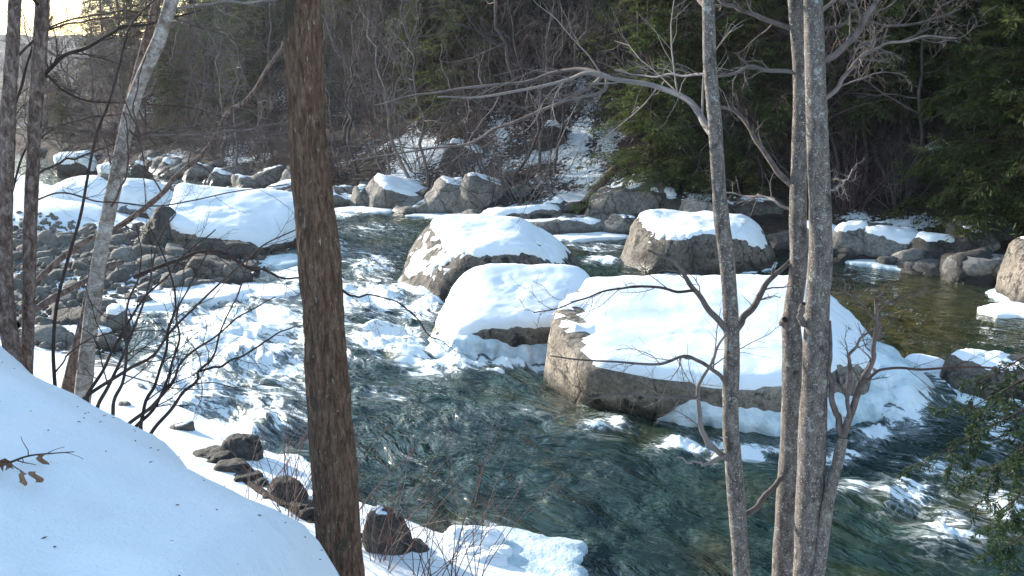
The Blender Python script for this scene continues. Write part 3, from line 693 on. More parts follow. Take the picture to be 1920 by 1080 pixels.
def water():
    us = np.linspace(-.82, .72, 800)
    ys = 6.0 * (1.0068 ** np.arange(480))
    ys = np.concatenate([ys, ys[-1] * 1.12 ** np.arange(1, 10)])
    U, Y = np.meshgrid(us, ys); X = U * Y
    px, py = pix(X, Y, 0 * X)
    foam_sheen = np.zeros_like(X)
    for cx, cy, rx, ry, am in FOAM_SHEEN:
        foam_sheen = np.maximum(foam_sheen, am * np.exp(-((px - cx) / rx) ** 2 - ((py - cy) / ry) ** 2))
    # flow coordinates: along / across the current, gently meandering
        al = X * .73 - Y * .68; ac = X * .68 + Y * .73
    wx, wy = .55 * n2(X, Y, .5, 3, 62), .55 * n2(X, Y, .5, 3, 63)
    A, B = (al + wx) * .42, (ac + wy) * 1.0
    calm = sstep(7, 9.5, X) * sstep(17, 19, Y)
    turb = np.clip(.35 + 1.1 * foam_sheen, .2, 1.1) * (1 - .75 * calm)
    fade = np.clip(18 / Y, .25, 1)
    h = .13 * n2(A, B, .6, 3, 64) + (.09 + .10 * foam_sheen) * n2(A, B, 1.5, 3, 65, ridged=True) * turb + .085 * n2(A, B, 3.4, 2, 66) + .03 * n2(A, B, 8, 2, 67) + foam_sheen * .05 * n2(X, Y, 2.4, 3, 68, ridged=True)
    h = h * (.62 + .6 * turb) * (1 - .6 * calm)
    # standing wave and chute beside the big boulder
    def q(cx, cy, rx, ry, am): return am * np.exp(-((px - cx) / rx) ** 2 - ((py - cy) / ry) ** 2)
    h = h + q(1690, 745, 70, 25, .16) + q(1640, 800, 60, 18, -.12) + q(1330, 845, 90, 12, .06) + q(640, 600, 70, 14, .1) + q(760, 650, 60, 14, .12) + q(480, 600, 80, 12, .1) + q(600, 660, 60, 14, .08)
    shoal = np.clip(q(1720, 600, 160, 90, 1) + q(860, 1000, 90, 50, .8) + q(1340, 1040, 60, 40, .6) + q(1100, 735, 60, 25, .5) + q(1620, 540, 120, 30, .7) + q(560, 660, 80, 40, .4) + q(1850, 960, 120, 80, .5), 0, 1)
    n_, k = X.shape; i = np.arange(n_ * k).reshape(n_, k)
    F = np.stack([i[:-1, :-1], i[:-1, 1:], i[1:, 1:], i[1:, :-1]], -1).reshape(-1, 4)
    V = np.stack([X, Y, h * fade + .0], -1).reshape(-1, 3)
    fl = np.stack([A, B, 0 * A], -1).reshape(-1, 3)
    o = link('river', mk_mesh('river', V, F, True, {'foam_sheen': foam_sheen.ravel(), 'shoal': shoal.ravel(), 'flow': fl}), M_WATER); o['kind'] = 'structure'
water()

# ------------------------------------------------------------------ ice shelves
def plate(poly, z, th, seed, dome=.03):
    poly = np.array(poly, float); c = poly.mean(0)
    ring = catmull(np.vstack([poly, poly[:1]]), 129)[:-1]
    ring = c + (ring - c) * (1 + .30 * fbm(np.c_[ring, np.zeros(len(ring))], 1.9, 4, seed, .65))[:, None]
    rows = [(1.0, -th), (1.015, -th * .4), (1.0, -.01), (.97, .012), (.9, .02), (.75, .03), (.5, .035), (.25, .04)]
    V = []
    for f, dz in rows:
        q = c + (ring - c) * f
        V.append(np.c_[q, z + dz + (dome * n2(q[:, 0], q[:, 1], 1.8, 3, seed) if dz > 0 else 0 * q[:, 0])])
    n = len(ring); V = np.concatenate(V + [np.array([[c[0], c[1], z + .04]])])
    F = []
    for r_ in range(len(rows) - 1):
        for j in range(n): F.append((r_ * n + j, r_ * n + (j + 1) % n, (r_ + 1) * n + (j + 1) % n, (r_ + 1) * n + j))
    l0 = (len(rows) - 1) * n
    for j in range(0, n, 2): F.append((l0 + j, l0 + (j + 1) % n, l0 + (j + 2) % n, len(V) - 1))
    return V, np.array(F)
def shelf(label, plates, m=None):
    base = Pz(plates[0][0][0][0], plates[0][0][0][1], 0)
    root = thing('ice_shelf', label, 'ice', (base[0], base[1], 0))
    for k, (pp, z, th) in enumerate(plates):
        poly = [Pz(a, b, z)[:2] for a, b in pp]
        V, F = plate(poly, z, th, 400 + k + len(pp))
        link('ice_plate', mk_mesh('ice_plate', V - base * [1, 1, 0], F), m or M_ICE, root)
shelf('terraced white ice shelf along the front of the cobble bar',
      [([(90, 590), (230, 560), (330, 575), (250, 605), (120, 612)], .10, .3), ([(80, 572), (170, 545), (300, 548), (350, 562), (220, 580)], .18, .4), ([(200, 545), (330, 525), (450, 540), (420, 556), (280, 562)], .14, .4),
       ([(400, 545), (480, 530), (560, 540), (530, 556), (430, 560)], .07, .3), ([(60, 600), (140, 590), (200, 612), (130, 640), (60, 630)], .2, .4)], M_SNOW)
shelf('narrow ice ledge in the lee of the snow-blanketed boulder', [([(470, 492), (520, 478), (560, 476), (560, 490), (510, 500)], .06, .3)])
shelf('grey glazed ice sheet at the near shore, bottom centre', [([(780, 1010), (900, 985), (1080, 1015), (1110, 1060), (1080, 1120), (850, 1110), (740, 1050)], .04, .2)])
shelf('snowy ice edge at the near shore left of the brown trunk',
      [([(470, 860), (540, 850), (585, 880), (570, 930), (500, 915)], .14, .4), ([(340, 800), (400, 790), (440, 815), (420, 840), (360, 830)], .12, .4), ([(540, 930), (600, 925), (640, 960), (600, 985), (550, 970)], .13, .4)], M_SNOW)
shelf('thin ice rim along the far shore below the pale cliff', [([(620, 392), (690, 380), (760, 386), (740, 396), (660, 398)], .06, .2), ([(760, 404), (830, 396), (900, 402), (850, 410)], .06, .2)], M_SNOW)
shelf('thin ice rim under the long far ledge', [([(1020, 442), (1110, 434), (1190, 434), (1180, 444), (1080, 448)], .06, .2)], M_SNOW)
shelf('thin ice rim along the far shore right of the grey trunks', [([(1570, 487), (1640, 482), (1740, 499), (1810, 511), (1700, 506), (1600, 493)], .06, .2)])
shelf('white ice around the foot of the tan boulder', [([(1835, 575), (1890, 566), (1960, 575), (1960, 592), (1870, 590)], .07, .25)], M_SNOW)
for k, (px, py, r, lab) in enumerate([(868, 1012, 34, 'largest snow lump on the grey ice sheet'), (912, 1010, 26, 'round snow lump right of the largest on the ice sheet'),
                                 (938, 1034, 17, 'small snow ball at the front right of the lumps on the ice'), (850, 1040, 34, 'flat snow lump in front of the others on the ice'), (900, 1058, 40, 'broad snow lump at the bottom edge on the ice sheet'),
                                 (925, 690, 16, 'small ice-covered stone in the eddy before the ice apron')]):
    b = Pz(px, py, .1); rr = r / FPX * depth(px, py, b[1])
    V, Vs, F = rock_shape([(1, 0, 0, rr * 1.3), (-1, 0, 0, rr * 1.2), (0, 1, 0, rr), (0, -1, 0, rr), (0, 0, 1, rr * .55), (0, 0, -1, rr)], 4, 500 + k, amp=.16, p=2.6)
    tag(link('snow_lump', mk_mesh('snow_lump', V, F), M_SNOW, None, (b[0], b[1], .1 if k < 5 else .0)), lab, 'snow lump')
# small gravel between the cobbles (nobody could count it)
def gravel():
    g = np.random.default_rng(8)
    D, F = ico(1); c = g.uniform([-20, 17], [-5.2, 32.5], (9000, 2)); z, e_, d_ = near_h(c[:, 0], c[:, 1])
    k = (e_ < .1) & (d_ > -.3) & (c[:, 1] < 31.5); c, z = c[k][:3500], z[k][:3500]; n = len(c)
    r = np.clip(g.lognormal(-2.7, .4, n), .03, .16)
    V = D[None] * (1 + .22 * g.normal(size=(n, len(D), 1))) * (r[:, None] * g.uniform(.6, 1.1, (n, 3)))[:, None, :]
    V = V + np.c_[c, z + .02][:, None, :]
    F = F[None] + (np.arange(n) * len(D))[:, None, None]
    o = link('gravel', mk_mesh('gravel', V.reshape(-1, 3), F.reshape(-1, 3)), M_STONE); o['kind'] = 'stuff'
    tag(o, 'loose grey gravel filling the gaps between the bar cobbles', 'gravel')
gravel()

# ------------------------------------------------------------------ background trees
def trunk_path(h, N, lean, wob, g):
    z = np.linspace(0, h, N); x = lean[0] * z + np.cumsum(g.normal(0, wob, N)) * h / N; y = lean[1] * z + np.cumsum(g.normal(0, wob, N)) * h / N
    x -= x[0]; y -= y[0]; z = z - .25
    return np.stack([x, y, z], -1)[None]
def bare_proto(label, seed, h, r0, k1, mt, mc, lean=.08, spread=.75, clear=.25, group=None, ratio=.42):
    g = np.random.default_rng(seed)
    Pt = trunk_path(h, 16, g.normal(0, lean * 1.6, 2), .26, g); Rt = (r0 * np.linspace(1, .12, 16) ** .9)[None]
    root = thing('bare_tree', label, 'tree', (0, 0, 0), group)
    V, F = tubes(Pt, Rt, 7); link('trunk', mk_mesh('trunk', V, F), mt, root)
    a, ra = grow(Pt, Rt, k1, ratio, spread * 1.25, 8, .03, .2, .5, clear, .98, .006, g, shrink=.55)
    b, rb = grow(a, ra, 6, .5, .7, 6, .03, .2, .55, .2, 1, .005, g)
    c, rc = grow(b, rb, 5, .55, .7, 4, .02, .2, .6, .15, 1, .004, g)
    d, rd = grow(c, rc, 3, .6, .6, 3, .02, .2, .7, .2, 1, .0035, g)
    V, F = merge([tubes(a, ra, 4), tubes(b, rb, 3), tubes(c, rc, 3), tubes(d, rd, 3)])
    link('crown', mk_mesh('crown', V, F), mc, root)
    return root
def shrub_proto(label, seed, h, n, mc, group=None, spread=.55):
    g = np.random.default_rng(seed)
    root = thing('bare_shrub', label, 'shrub', (0, 0, 0), group)
    N = 8; d = norm(np.c_[g.normal(0, spread, (n, 2)), np.ones(n)]); p = np.zeros((n, N, 3)); p[:, 0] = np.c_[g.normal(0, .15, (n, 2)), np.full(n, -.15)]
    L = h * g.uniform(.6, 1.15, n)
    for j in range(1, N):
        d = norm(d + .12 * g.normal(size=d.shape) + [0, 0, .02]); p[:, j] = p[:, j - 1] + d * (L / (N - 1))[:, None]
    r = np.linspace(.02, .006, N)[None] * np.ones((n, 1))
    V, F = tubes(p, r, 4); link('stems', mk_mesh('stems', V, F), mc, root)
    b, rb = grow(p, r, 7, .38, .6, 5, .04, .18, .55, .25, 1, .004, g)
    c, rc = grow(b, rb, 4, .5, .6, 4, .02, .2, .7, .2, 1, .003, g)
    V, F = merge([tubes(b, rb, 3), tubes(c, rc, 3)]); link('twigs', mk_mesh('twigs', V, F), mc, root)['kind'] = 'stuff'
    return root
def needle_cards(P0, Rr, g, size, per, width, droop, jit=.5, slim=.2):
    """flat needle sprays along boughs P0 (M,N,3): elongated diamond quads on both sides"""
    M, N, _ = P0.shape
    idx = np.repeat(np.arange(M), per); t = g.uniform(.1, 1, M * per)
    f = t * (N - 1) * .999; i = f.astype(int); fr = (f - i)[:, None]
    base = P0[idx, i] * (1 - fr) + P0[idx, i + 1] * fr; tan = norm(P0[idx, i + 1] - P0[idx, i])
    side = norm(np.cross(tan, [0, 0, 1.])) * np.sign(g.normal(size=(M * per, 1)))
    ln = np.linalg.norm(np.diff(P0, axis=1), axis=2).sum(1)[idx]
    prof = np.sin(np.clip(t * .92 + .08, 0, 1) * np.pi) ** .6
    lat = width * ln * prof * g.uniform(0, 1, M * per)
    base = base + side * lat[:, None] + np.c_[np.zeros((M * per, 2)), -droop * lat + g.normal(0, .04, M * per) * ln * .3]
    d = norm(tan * .8 + side * .75 + g.normal(0, .35, (M * per, 3)) + [0, 0, -.25])
    up = norm(np.array([0, 0, 1.]) + jit * g.normal(size=(M * per, 3))); wv = norm(np.cross(d, up))
    s = size * g.uniform(.6, 1.4, M * per)[:, None]
    V = np.stack([base, base + d * s * .5 + wv * s * slim, base + d * s, base + d * s * .45 - wv * s * slim], 1).reshape(-1, 3)
    F = np.arange(len(V)).reshape(-1, 4)
    return V, F
def conifer_proto(label, seed, h, r0, wid, low, nb, per, size, group=None, mn=None, droop=-.09):
    g = np.random.default_rng(seed)
    Pt = trunk_path(h, 16, g.normal(0, .015, 2), .03, g); Rt = (r0 * np.linspace(1, .06, 16))[None]
    root = thing('conifer', label, 'tree', (0, 0, 0), group)
    V, F = tubes(Pt, Rt, 8); link('trunk', mk_mesh('trunk', V, F), M_LOG, root)
    t = np.sort(low + (1 - low) * g.uniform(0, 1, nb) ** 1.15); N = 6
    f = t * 14.99; i = f.astype(int); fr = (f - i)[:, None]; p0 = Pt[0, i] * (1 - fr) + Pt[0, i + 1] * fr
    az = np.arange(nb) * 2.4 + g.normal(0, .4, nb)
    L = wid * (1 - t) ** .75 * g.uniform(.45, 1.2, nb) + .25
    d = norm(np.c_[np.cos(az), np.sin(az), .25 * t + g.normal(0, .12, nb)])
    p = np.zeros((nb, N, 3)); p[:, 0] = p0
    for j in range(1, N):
        d = norm(d + .07 * g.normal(size=d.shape) + [0, 0, droop]); p[:, j] = p[:, j - 1] + d * (L / (N - 1))[:, None]
    r = np.linspace(.022, .005, N)[None] * np.ones((nb, 1))
    b, rb = grow(p, r, 5, .4, .8, 4, -.05, .12, .5, .25, .95, .004, g, plane=(1, 1, .25))
    V, F = merge([tubes(p, r, 3), tubes(b, rb, 3)]); link('branches', mk_mesh('branches', V, F), M_TWIGD, root)['kind'] = 'stuff'
    V, F = merge([needle_cards(p, r, g, size, per, .22, .25, .5, .11), needle_cards(b, rb, g, size * .85, per // 4, .3, .3, .5, .11)])
    link('crown', mk_mesh('crown', V, F, False), mn or M_NEED, root)
    return root
def up(py): return 'low' if py > 250 else ('midway' if py > 120 else 'high')
def zone(px):
    for lim, s in ((170, 'far left, beyond the left trunks'), (320, 'behind the leaning birch'), (560, 'between birch and brown trunk'), (720, 'just right of the brown trunk'),
                   (960, 'above the pale cliff'), (1160, 'above the long ledge'), (1330, 'left of the grey trunks'), (1600, 'behind the grey trunks')):
        if px < lim: return s
    return 'at the right side'
BARE = [bare_proto('x', 901, 11, .11, 20, M_FP, M_FT, .06), bare_proto('x', 902, 9, .08, 18, M_FP, M_FR, .1), bare_proto('x', 903, 13, .13, 22, M_FT, M_FT, .05, .65, .3),
        bare_proto('x', 904, 8, .07, 18, M_FT, M_FR, .14, .85, .15), bare_proto('x', 905, 10, .09, 20, M_FP, M_FP, .09, .9, .2), bare_proto('x', 906, 7, .06, 16, M_FT, M_FR, .2, .8, .1)]
SHR = [shrub_proto('x', 911, 2.6, 14, M_FP), shrub_proto('x', 912, 2.0, 16, M_FR), shrub_proto('x', 913, 3.2, 12, M_FT, None, .75)]
CON = [conifer_proto('x', 921, 13, .16, 3.2, .06, 150, 170, .17), conifer_proto('x', 922, 16, .2, 3.6, .15, 160, 170, .18), conifer_proto('x', 923, 9, .1, 2.5, .03, 120, 160, .15), conifer_proto('x', 924, 17, .22, 3.4, .3, 130, 170, .18)]
def chute(px, py): return (1050 < px < 1175 and py > 120) or (745 < px < 865 and 255 < py < 345) or (1590 < px < 1780 and 395 < py)
used = set()
def put(protos, k, loc, rz, s, label, group, tilt=(0, 0)):
    o = protos[k]
    if (id(protos), k) in used: o = dup(o, loc, rz, s, label, tilt)
    else:
        used.add((id(protos), k)); o.location = loc; o.rotation_euler = (0, 0, rz); o.scale = (s, s, s); o['label'] = label
    o['group'] = group
    return o
g = np.random.default_rng(77)
# conifers by their foot in the photograph
CONB = [(1215, 372, 0, .75), (1280, 350, 2, 1.0), (1330, 330, 0, .95), (1400, 345, 2, 1.05), (1450, 310, 1, .9), (1380, 240, 3, .9), (1300, 215, 0, 1.0), (1220, 200, 2, 1.1), (1180, 120, 1, .9),
        (1590, 345, 3, .95), (1630, 300, 1, .9), (1560, 270, 3, 1.0), (1690, 330, 3, .95), (1740, 300, 1, .95), (1800, 330, 3, 1), (1850, 380, 0, 1.05), (1900, 430, 2, 1.15), (1890, 330, 1, 1.0), (1930, 280, 0, 1.1),
        (1660, 200, 1, .9), (1800, 190, 0, 1), (1490, 190, 1, .9), (1880, 170, 1, .9), (1960, 400, 0, 1.1), (1990, 330, 1, 1.1),
        (870, 205, 0, .8), (820, 160, 1, .8), (790, 200, 2, .9), (930, 130, 1, .8), (700, 170, 0, .8), (640, 175, 2, 1.0), (660, 110, 1, .9), (1010, 90, 1, .8), (1080, 60, 0, .9), (740, 90, 0, .9), (610, 60, 1, .8), (860, 60, 1, .9),
        (470, 225, 2, .8), (400, 205, 0, .7), (330, 215, 2, .9), (300, 165, 0, .7), (250, 190, 2, .8), (500, 140, 0, .8), (430, 110, 1, .7), (360, 100, 0, .8), (560, 110, 1, .8), (320, 265, 2, .6), (200, 150, 0, .8), (230, 110, 1, .7), (120, 255, 2, .5), (280, 75, 0, .8)]
for px, py, k, s in CONB:
    b = hit(px, py)
    if b is None: continue
    put(CON, k, (b[0], b[1], b[2] - .1), g.uniform(0, 6.28), s * g.uniform(.9, 1.1), '%s conifer %s on the far slope, %s' % (['bushy', 'tall', 'low spreading', 'high-crowned'][k], up(py), zone(px)), 'conifers on the far slope')
# bare trees scattered over the slope in view
n_b, tries, pts = 0, 0, []
while n_b < 270 and tries < 4000:
    tries += 1
    px = g.uniform(-60, 1960); py = g.uniform(0, 390)
    if px > 1180 and g.uniform() < .62: continue
    if chute(px, py): continue
    b = hit(px, py)
    if b is None: continue
    s_ = -sdist(b[:1], b[1:2], FARSH)[0]
    if s_ < 1.5 or any((b[0] - q[0]) ** 2 + (b[1] - q[1]) ** 2 < 1.0 for q in pts): continue
    pts.append(b); n_b += 1
    k = int(g.integers(6))
    put(BARE, k, (b[0], b[1], b[2] - .05), g.uniform(0, 6.28), g.uniform(.42, .85), '%s rooted %s on the far slope, %s' % (['leafless grey tree', 'leafless russet tree', 'tall leafless tree', 'wide russet small tree', 'pale leafless tree', 'leaning russet small tree'][k], up(py), zone(px)), 'leafless trees on the far slope', (g.normal(.08, .2), g.normal(0, .2)))
n_s, tries = 0, 0
while n_s < 190 and tries < 3000:
    tries += 1
    px = g.uniform(0, 1920); py = g.uniform(60, 400)
    if chute(px, py) and g.uniform() < .7: continue
    b = hit(px, py)
    if b is None: continue
    s_ = -sdist(b[:1], b[1:2], FARSH)[0]
    if s_ < .8 or s_ > 26: continue
    n_s += 1; k = int(g.integers(3))
    put(SHR, k, (b[0], b[1], b[2] - .05), g.uniform(0, 6.28), g.uniform(.7, 1.3), '%s twiggy shrub low on the far bank, %s' % (['pale', 'russet', 'wide grey'][k], zone(px)), 'shrubs along the far bank')
# conifers added on the near bank upstream, out of frame, to shade the snow
for x, y, k, s in [(-13, 11.5, 1, .9), (-17, 13, 3, .95), (-21, 15.5, 1, 1), (-17, 9, 1, 1), (-25, 17, 3, 1), (-22, 11, 0, 1.1), (-30, 19, 1, 1), (-12.5, 14, 1, .85), (-16, 16.5, 3, .9)]:
    z = near_h(np.array([x]), np.array([y]))[0][0]
    put(CON, k, (x, y, z - .1), x, s, 'unseen conifer added to shade the near snow, beyond the left frame edge', 'conifers on the near bank')

# ------------------------------------------------------------------ foreground trees: trunk and limbs as they stand
def limb(pts, w0, w1, Y0, Y1=None, n=40, wig=.0, g=None):
    """polyline of photograph points at distance Y0..Y1 -> (1,n,3) path and radii"""
    Y1 = Y0 if Y1 is None else Y1
    k = len(pts); Ys = np.linspace(Y0, Y1, k)
    W = np.array([P(a, b, y) for (a, b), y in zip(pts, Ys)])
    path = catmull(W, n)
    dep = path[:, 1] * cp - (path[:, 2] - EYE) * sp
    r = np.interp(np.linspace(0, 1, n), np.linspace(0, 1, 5), np.linspace(w0, w1, 5)) / 2 / FPX * dep
    if wig:
        t = np.linspace(0, 1, n) * 9
        path = path + wig * np.stack([vnoise(np.c_[t, 0 * t + 3 * q, 0 * t + pts[0][0]], q) for q in range(3)], -1) * np.minimum(1, np.linspace(0, 4, n))[:, None]
    return path[None], r[None]
def trunk_mesh(path, rad, sides, rough, fs, stretch, seed, ridged):
    V, F = tubes(path, rad, sides); n = path.shape[1]
    C = np.repeat(path[0], sides, 0); d = norm(V - C)
    q = V.copy(); q[:, 2] *= stretch
    nn = fbm(q, fs, 4, seed, ridged=ridged) * rough
    q2 = V.copy(); nb = fbm(q2, 3.0, 3, seed + 3) * np.repeat(rad[0], sides) * .10
    return V + d * (nn + nb)[:, None], F
def rooted(path, rad):
    b = path[0, 0]; z = near_h(b[:1], b[1:2])[0][0] - .15
    if z > b[2]: return path, rad
    n = max(3, int((b[2] - z) / .12)); dirn = path[0, 0] - path[0, 3]; dirn = dirn / max(-dirn[2], 1e-3); dirn[2] = -1; dirn[:2] = np.clip(dirn[:2], -.4, .4)
    ext = np.array([b + dirn * (b[2] - z) * t for t in np.linspace(1, 1 / n, n)])
    return np.concatenate([ext, path[0]])[None], np.concatenate([np.full(n, rad[0, 0]), rad[0]])[None]
def near_tree(name, label, trunk, mtrunk, mtwig, limbs, sides=28, rough=.003, fs=30, stretch=.3, ridged=False, seed=1, n=160, foot=None):
    g = np.random.default_rng(seed)
    path, rad = rooted(*trunk)
    base = path[0, 0].copy()
    root = thing(name, label, 'tree', tuple(base))
    V, F = trunk_mesh(path, rad, sides, rough, fs, stretch, seed, ridged)
    link('trunk', mk_mesh('trunk', V - base, F), mtrunk, root)
    done = []
    for lb in limbs:
        lp, lr = lb['p']; lp = lp.copy(); dd = np.linalg.norm(path[0] - lp[0, 0], axis=1); j = int(np.argmin(dd)); tgt = None
        if dd[j] < 5 * rad[0, j] + .02: tgt = path[0, j]
        elif done:
            q = np.concatenate(done); d2 = np.linalg.norm(q - lp[0, 0], axis=1)
            if d2.min() < .8: tgt = q[int(np.argmin(d2))]
        done.append(lp[0])
        if tgt is not None:
            off = tgt - lp[0, 0]; lp[0] += off * np.clip(1 - np.linspace(0, 6, lp.shape[1]), 0, 1)[:, None]
        parts = [tubes(lp, lr, 8)]
        cur = (lp, lr)
        for (k, ratio, ang, N, trop, wob, rs, t0, rmin) in lb.get('tw', []):
            cur = grow(cur[0], cur[1], k, ratio, ang, N, trop, wob, rs, t0, 1.0, rmin, g, plane=lb.get('plane'))
            parts.append(tubes(cur[0], cur[1], 4 if N > 5 else 3))
        V, F = merge(parts)
        link('branch', mk_mesh('branch', V - base, F), lb.get('m', mtwig), root)
    return root
TW3 = [(14, .42, .7, 7, .02, .24, .36, .12, .0018), (9, .5, .7, 5, .02, .24, .5, .15, .0013), (4, .5, .6, 4, .02, .2, .8, .2, .0011)]
TW2 = [(11, .4, .7, 6, .02, .24, .36, .15, .0016), (7, .5, .65, 4, .02, .24, .6, .2, .0012)]
TW1 = [(7, .35, .7, 5, .03, .2, .35, .25, .0015), (5, .5, .65, 4, .02, .24, .6, .2, .0012)]
L_ = lambda pts, w0, w1, Y0, Y1=None, tw=None, m=None, n=40, wig=.012: {'p': limb(pts, w0, w1, Y0, Y1, n, wig), 'tw': tw or [], **({'m': m} if m else {})}

# big brown furrowed trunk
tp = limb([(654, 1330), (648, 1200), (640, 1080), (628, 900), (613, 700), (600, 500), (580, 300), (570, 120), (566, 0), (560, -200), (556, -600)], 88, 58, 5.5, 5.5, 520)
near_tree('brown_tree', 'thick brown trunk with furrowed flaking bark, left of centre', tp, M_BARKB, M_TWIGD,
          [L_([(566, -120), (480, -330), (380, -480)], 18, 8, 5.5, 6.5, TW2), L_([(562, -200), (650, -380), (760, -560)], 18, 8, 5.5, 5.0, TW2)], sides=120, rough=.011, fs=30, stretch=.18, ridged=True, seed=4)

# left-most grey trunk of the three: long arching limb
t1 = limb([(1404, 1400), (1398, 1240), (1391, 1080), (1381, 940), (1370, 800), (1372, 640), (1364, 500), (1352, 400), (1341, 240), (1331, 120), (1328, 0), (1322, -200), (1330, -500)], 36, 22, 6.6, 6.6, 240)
near_tree('grey_tree', 'slender grey trunk with one long arching limb, leftmost of the right-hand trunks', t1, M_BARKG, M_TWIG, [
    L_([(1334, 262), (1326, 246), (1309, 213), (1278, 178), (1233, 162), (1167, 151), (1104, 137), (1060, 152), (967, 170), (893, 181), (819, 183)], 15, 2.5, 6.6, 8.0, TW2, M_TWIGP, 60),
    L_([(1150, 150), (1093, 128), (1041, 135), (967, 155), (878, 163), (800, 175), (700, 195)], 9, 2.5, 7.4, 8.6, TW2, M_TWIGP),
    L_([(1130, 150), (1108, 162), (1060, 190), (1004, 211), (930, 240), (886, 267), (819, 278), (740, 290), (650, 300)], 8, 2.5, 7.4, 8.8, TW2),
    L_([(1142, 152), (1130, 172), (1108, 181), (1060, 190), (1020, 180)], 8, 3, 7.4, 7.2, TW2, M_TWIGP),
    L_([(1357, 632), (1334, 589), (1310, 558), (1287, 519), (1275, 500), (1252, 484), (1215, 470)], 13, 4, 6.6, 6.1, TW1, M_TWIGP),
    L_([(1305, 562), (1268, 546), (1213, 534), (1163, 542), (1097, 556), (1058, 571), (1000, 585)], 6, 2, 6.3, 5.8, TW2, M_TWIGD),
    L_([(1390, 626), (1393, 600), (1419, 562), (1443, 523), (1481, 488), (1500, 455)], 16, 7, 6.6, 7.0, TW1),
    L_([(1354, 872), (1330, 838), (1316, 810), (1310, 760), (1308, 729), (1318, 703), (1345, 660), (1362, 625)], 12, 4, 6.6, 6.3, TW1, M_TWIGP),
    L_([(1358, 732), (1345, 702), (1322, 682), (1283, 670), (1233, 684), (1174, 682), (1097, 678), (1030, 670)], 9, 2.5, 6.6, 6.0, TW2),
    L_([(1308, 752), (1291, 744), (1229, 746), (1174, 740), (1110, 745)], 7, 2, 6.4, 6.0, TW2, M_TWIGP),
    L_([(1341, 866), (1307, 869), (1268, 857)], 6, 3, 6.5, 6.2, None, M_TWIGP),
    L_([(1404, 968), (1428, 940), (1453, 911), (1475, 880)], 12, 9, 6.6, 6.9),
    L_([(1345, 142), (1322, 138), (1269, 140), (1215, 144), (1150, 130)], 6, 2.5, 6.6, 7.4, TW2, M_TWIGP),
    L_([(1325, 20), (1280, -40), (1200, -90)], 12, 4, 6.6, 7.4, TW2), L_([(1330, -40), (1390, -120), (1480, -180)], 12, 4, 6.6, 6.4, TW2)], seed=12)
# middle trunk, behind
t2 = limb([(1460, 1400), (1464, 1240), (1468, 1080), (1476, 940), (1484, 800), (1486, 660), (1484, 600), (1497, 500), (1496, 400), (1500, 267), (1502, 178), (1497, 80), (1490, 0), (1476, -200), (1470, -500)], 46, 22, 6.9, 6.9, 240)
near_tree('grey_tree', 'grey trunk with dark scars, middle one, half hidden by the stoutest grey trunk', t2, M_BARKG, M_TWIG, [
    L_([(1482, 362), (1455, 320), (1429, 284), (1411, 249), (1384, 213), (1356, 202), (1320, 180)], 12, 5, 6.9, 7.2, TW1),
    L_([(1411, 249), (1395, 210), (1380, 175)], 4, 2, 7.0, 7.1, TW1, M_TWIGD),
    L_([(1496, 136), (1438, 133), (1407, 126), (1375, 137), (1345, 142)], 8, 5, 6.9, 7.0, TW2, M_TWIGP),
    L_([(1490, 60), (1429, 31), (1384, 18), (1349, 0), (1310, -30)], 10, 5, 6.9, 7.3, TW2),
    L_([(1482, 396), (1450, 378), (1420, 368), (1380, 365), (1340, 355)], 7, 2, 6.9, 7.5, TW2, M_TWIGP),
    L_([(1480, 620), (1470, 606), (1474, 600)], 16, 12, 6.9, 6.8),
    L_([(1494, -20), (1440, -110), (1360, -200)], 10, 4, 6.9, 7.4, TW2)], seed=13)
# front stout trunk
t3 = limb([(1500, 1400), (1506, 1240), (1513, 1080), (1519, 940), (1524, 800), (1529, 660), (1532, 580), (1539, 480), (1538, 400), (1532, 240), (1528, 120), (1525, 0), (1520, -200), (1512, -500)], 58, 32, 6.5, 6.5, 260)
near_tree('grey_tree', 'stoutest grey lichen-flecked trunk of the right-hand group', t3, M_BARKG, M_TWIG, [
    L_([(1545, 122), (1570, 100), (1598, 71), (1633, 22), (1660, -20), (1700, -70)], 14, 8, 6.5, 6.2, TW2),
    L_([(1550, 196), (1572, 165), (1589, 133), (1629, 98), (1664, 84), (1720, 70), (1790, 75)], 10, 3, 6.5, 6.3, TW3),
    L_([(1552, 60), (1600, 40), (1700, 45), (1800, 20)], 7, 3, 6.5, 7.0, TW3),
    L_([(1540, 30), (1590, -20), (1680, -40), (1780, -20)], 8, 3, 6.5, 7.2, TW3),
    L_([(1558, 358), (1580, 345), (1600, 320)], 5, 2, 6.5, 7.0, TW2, M_TWIGP),
    L_([(1508, 612), (1502, 590), (1508, 572)], 14, 9, 6.5, 6.4)], sides=40, seed=15)
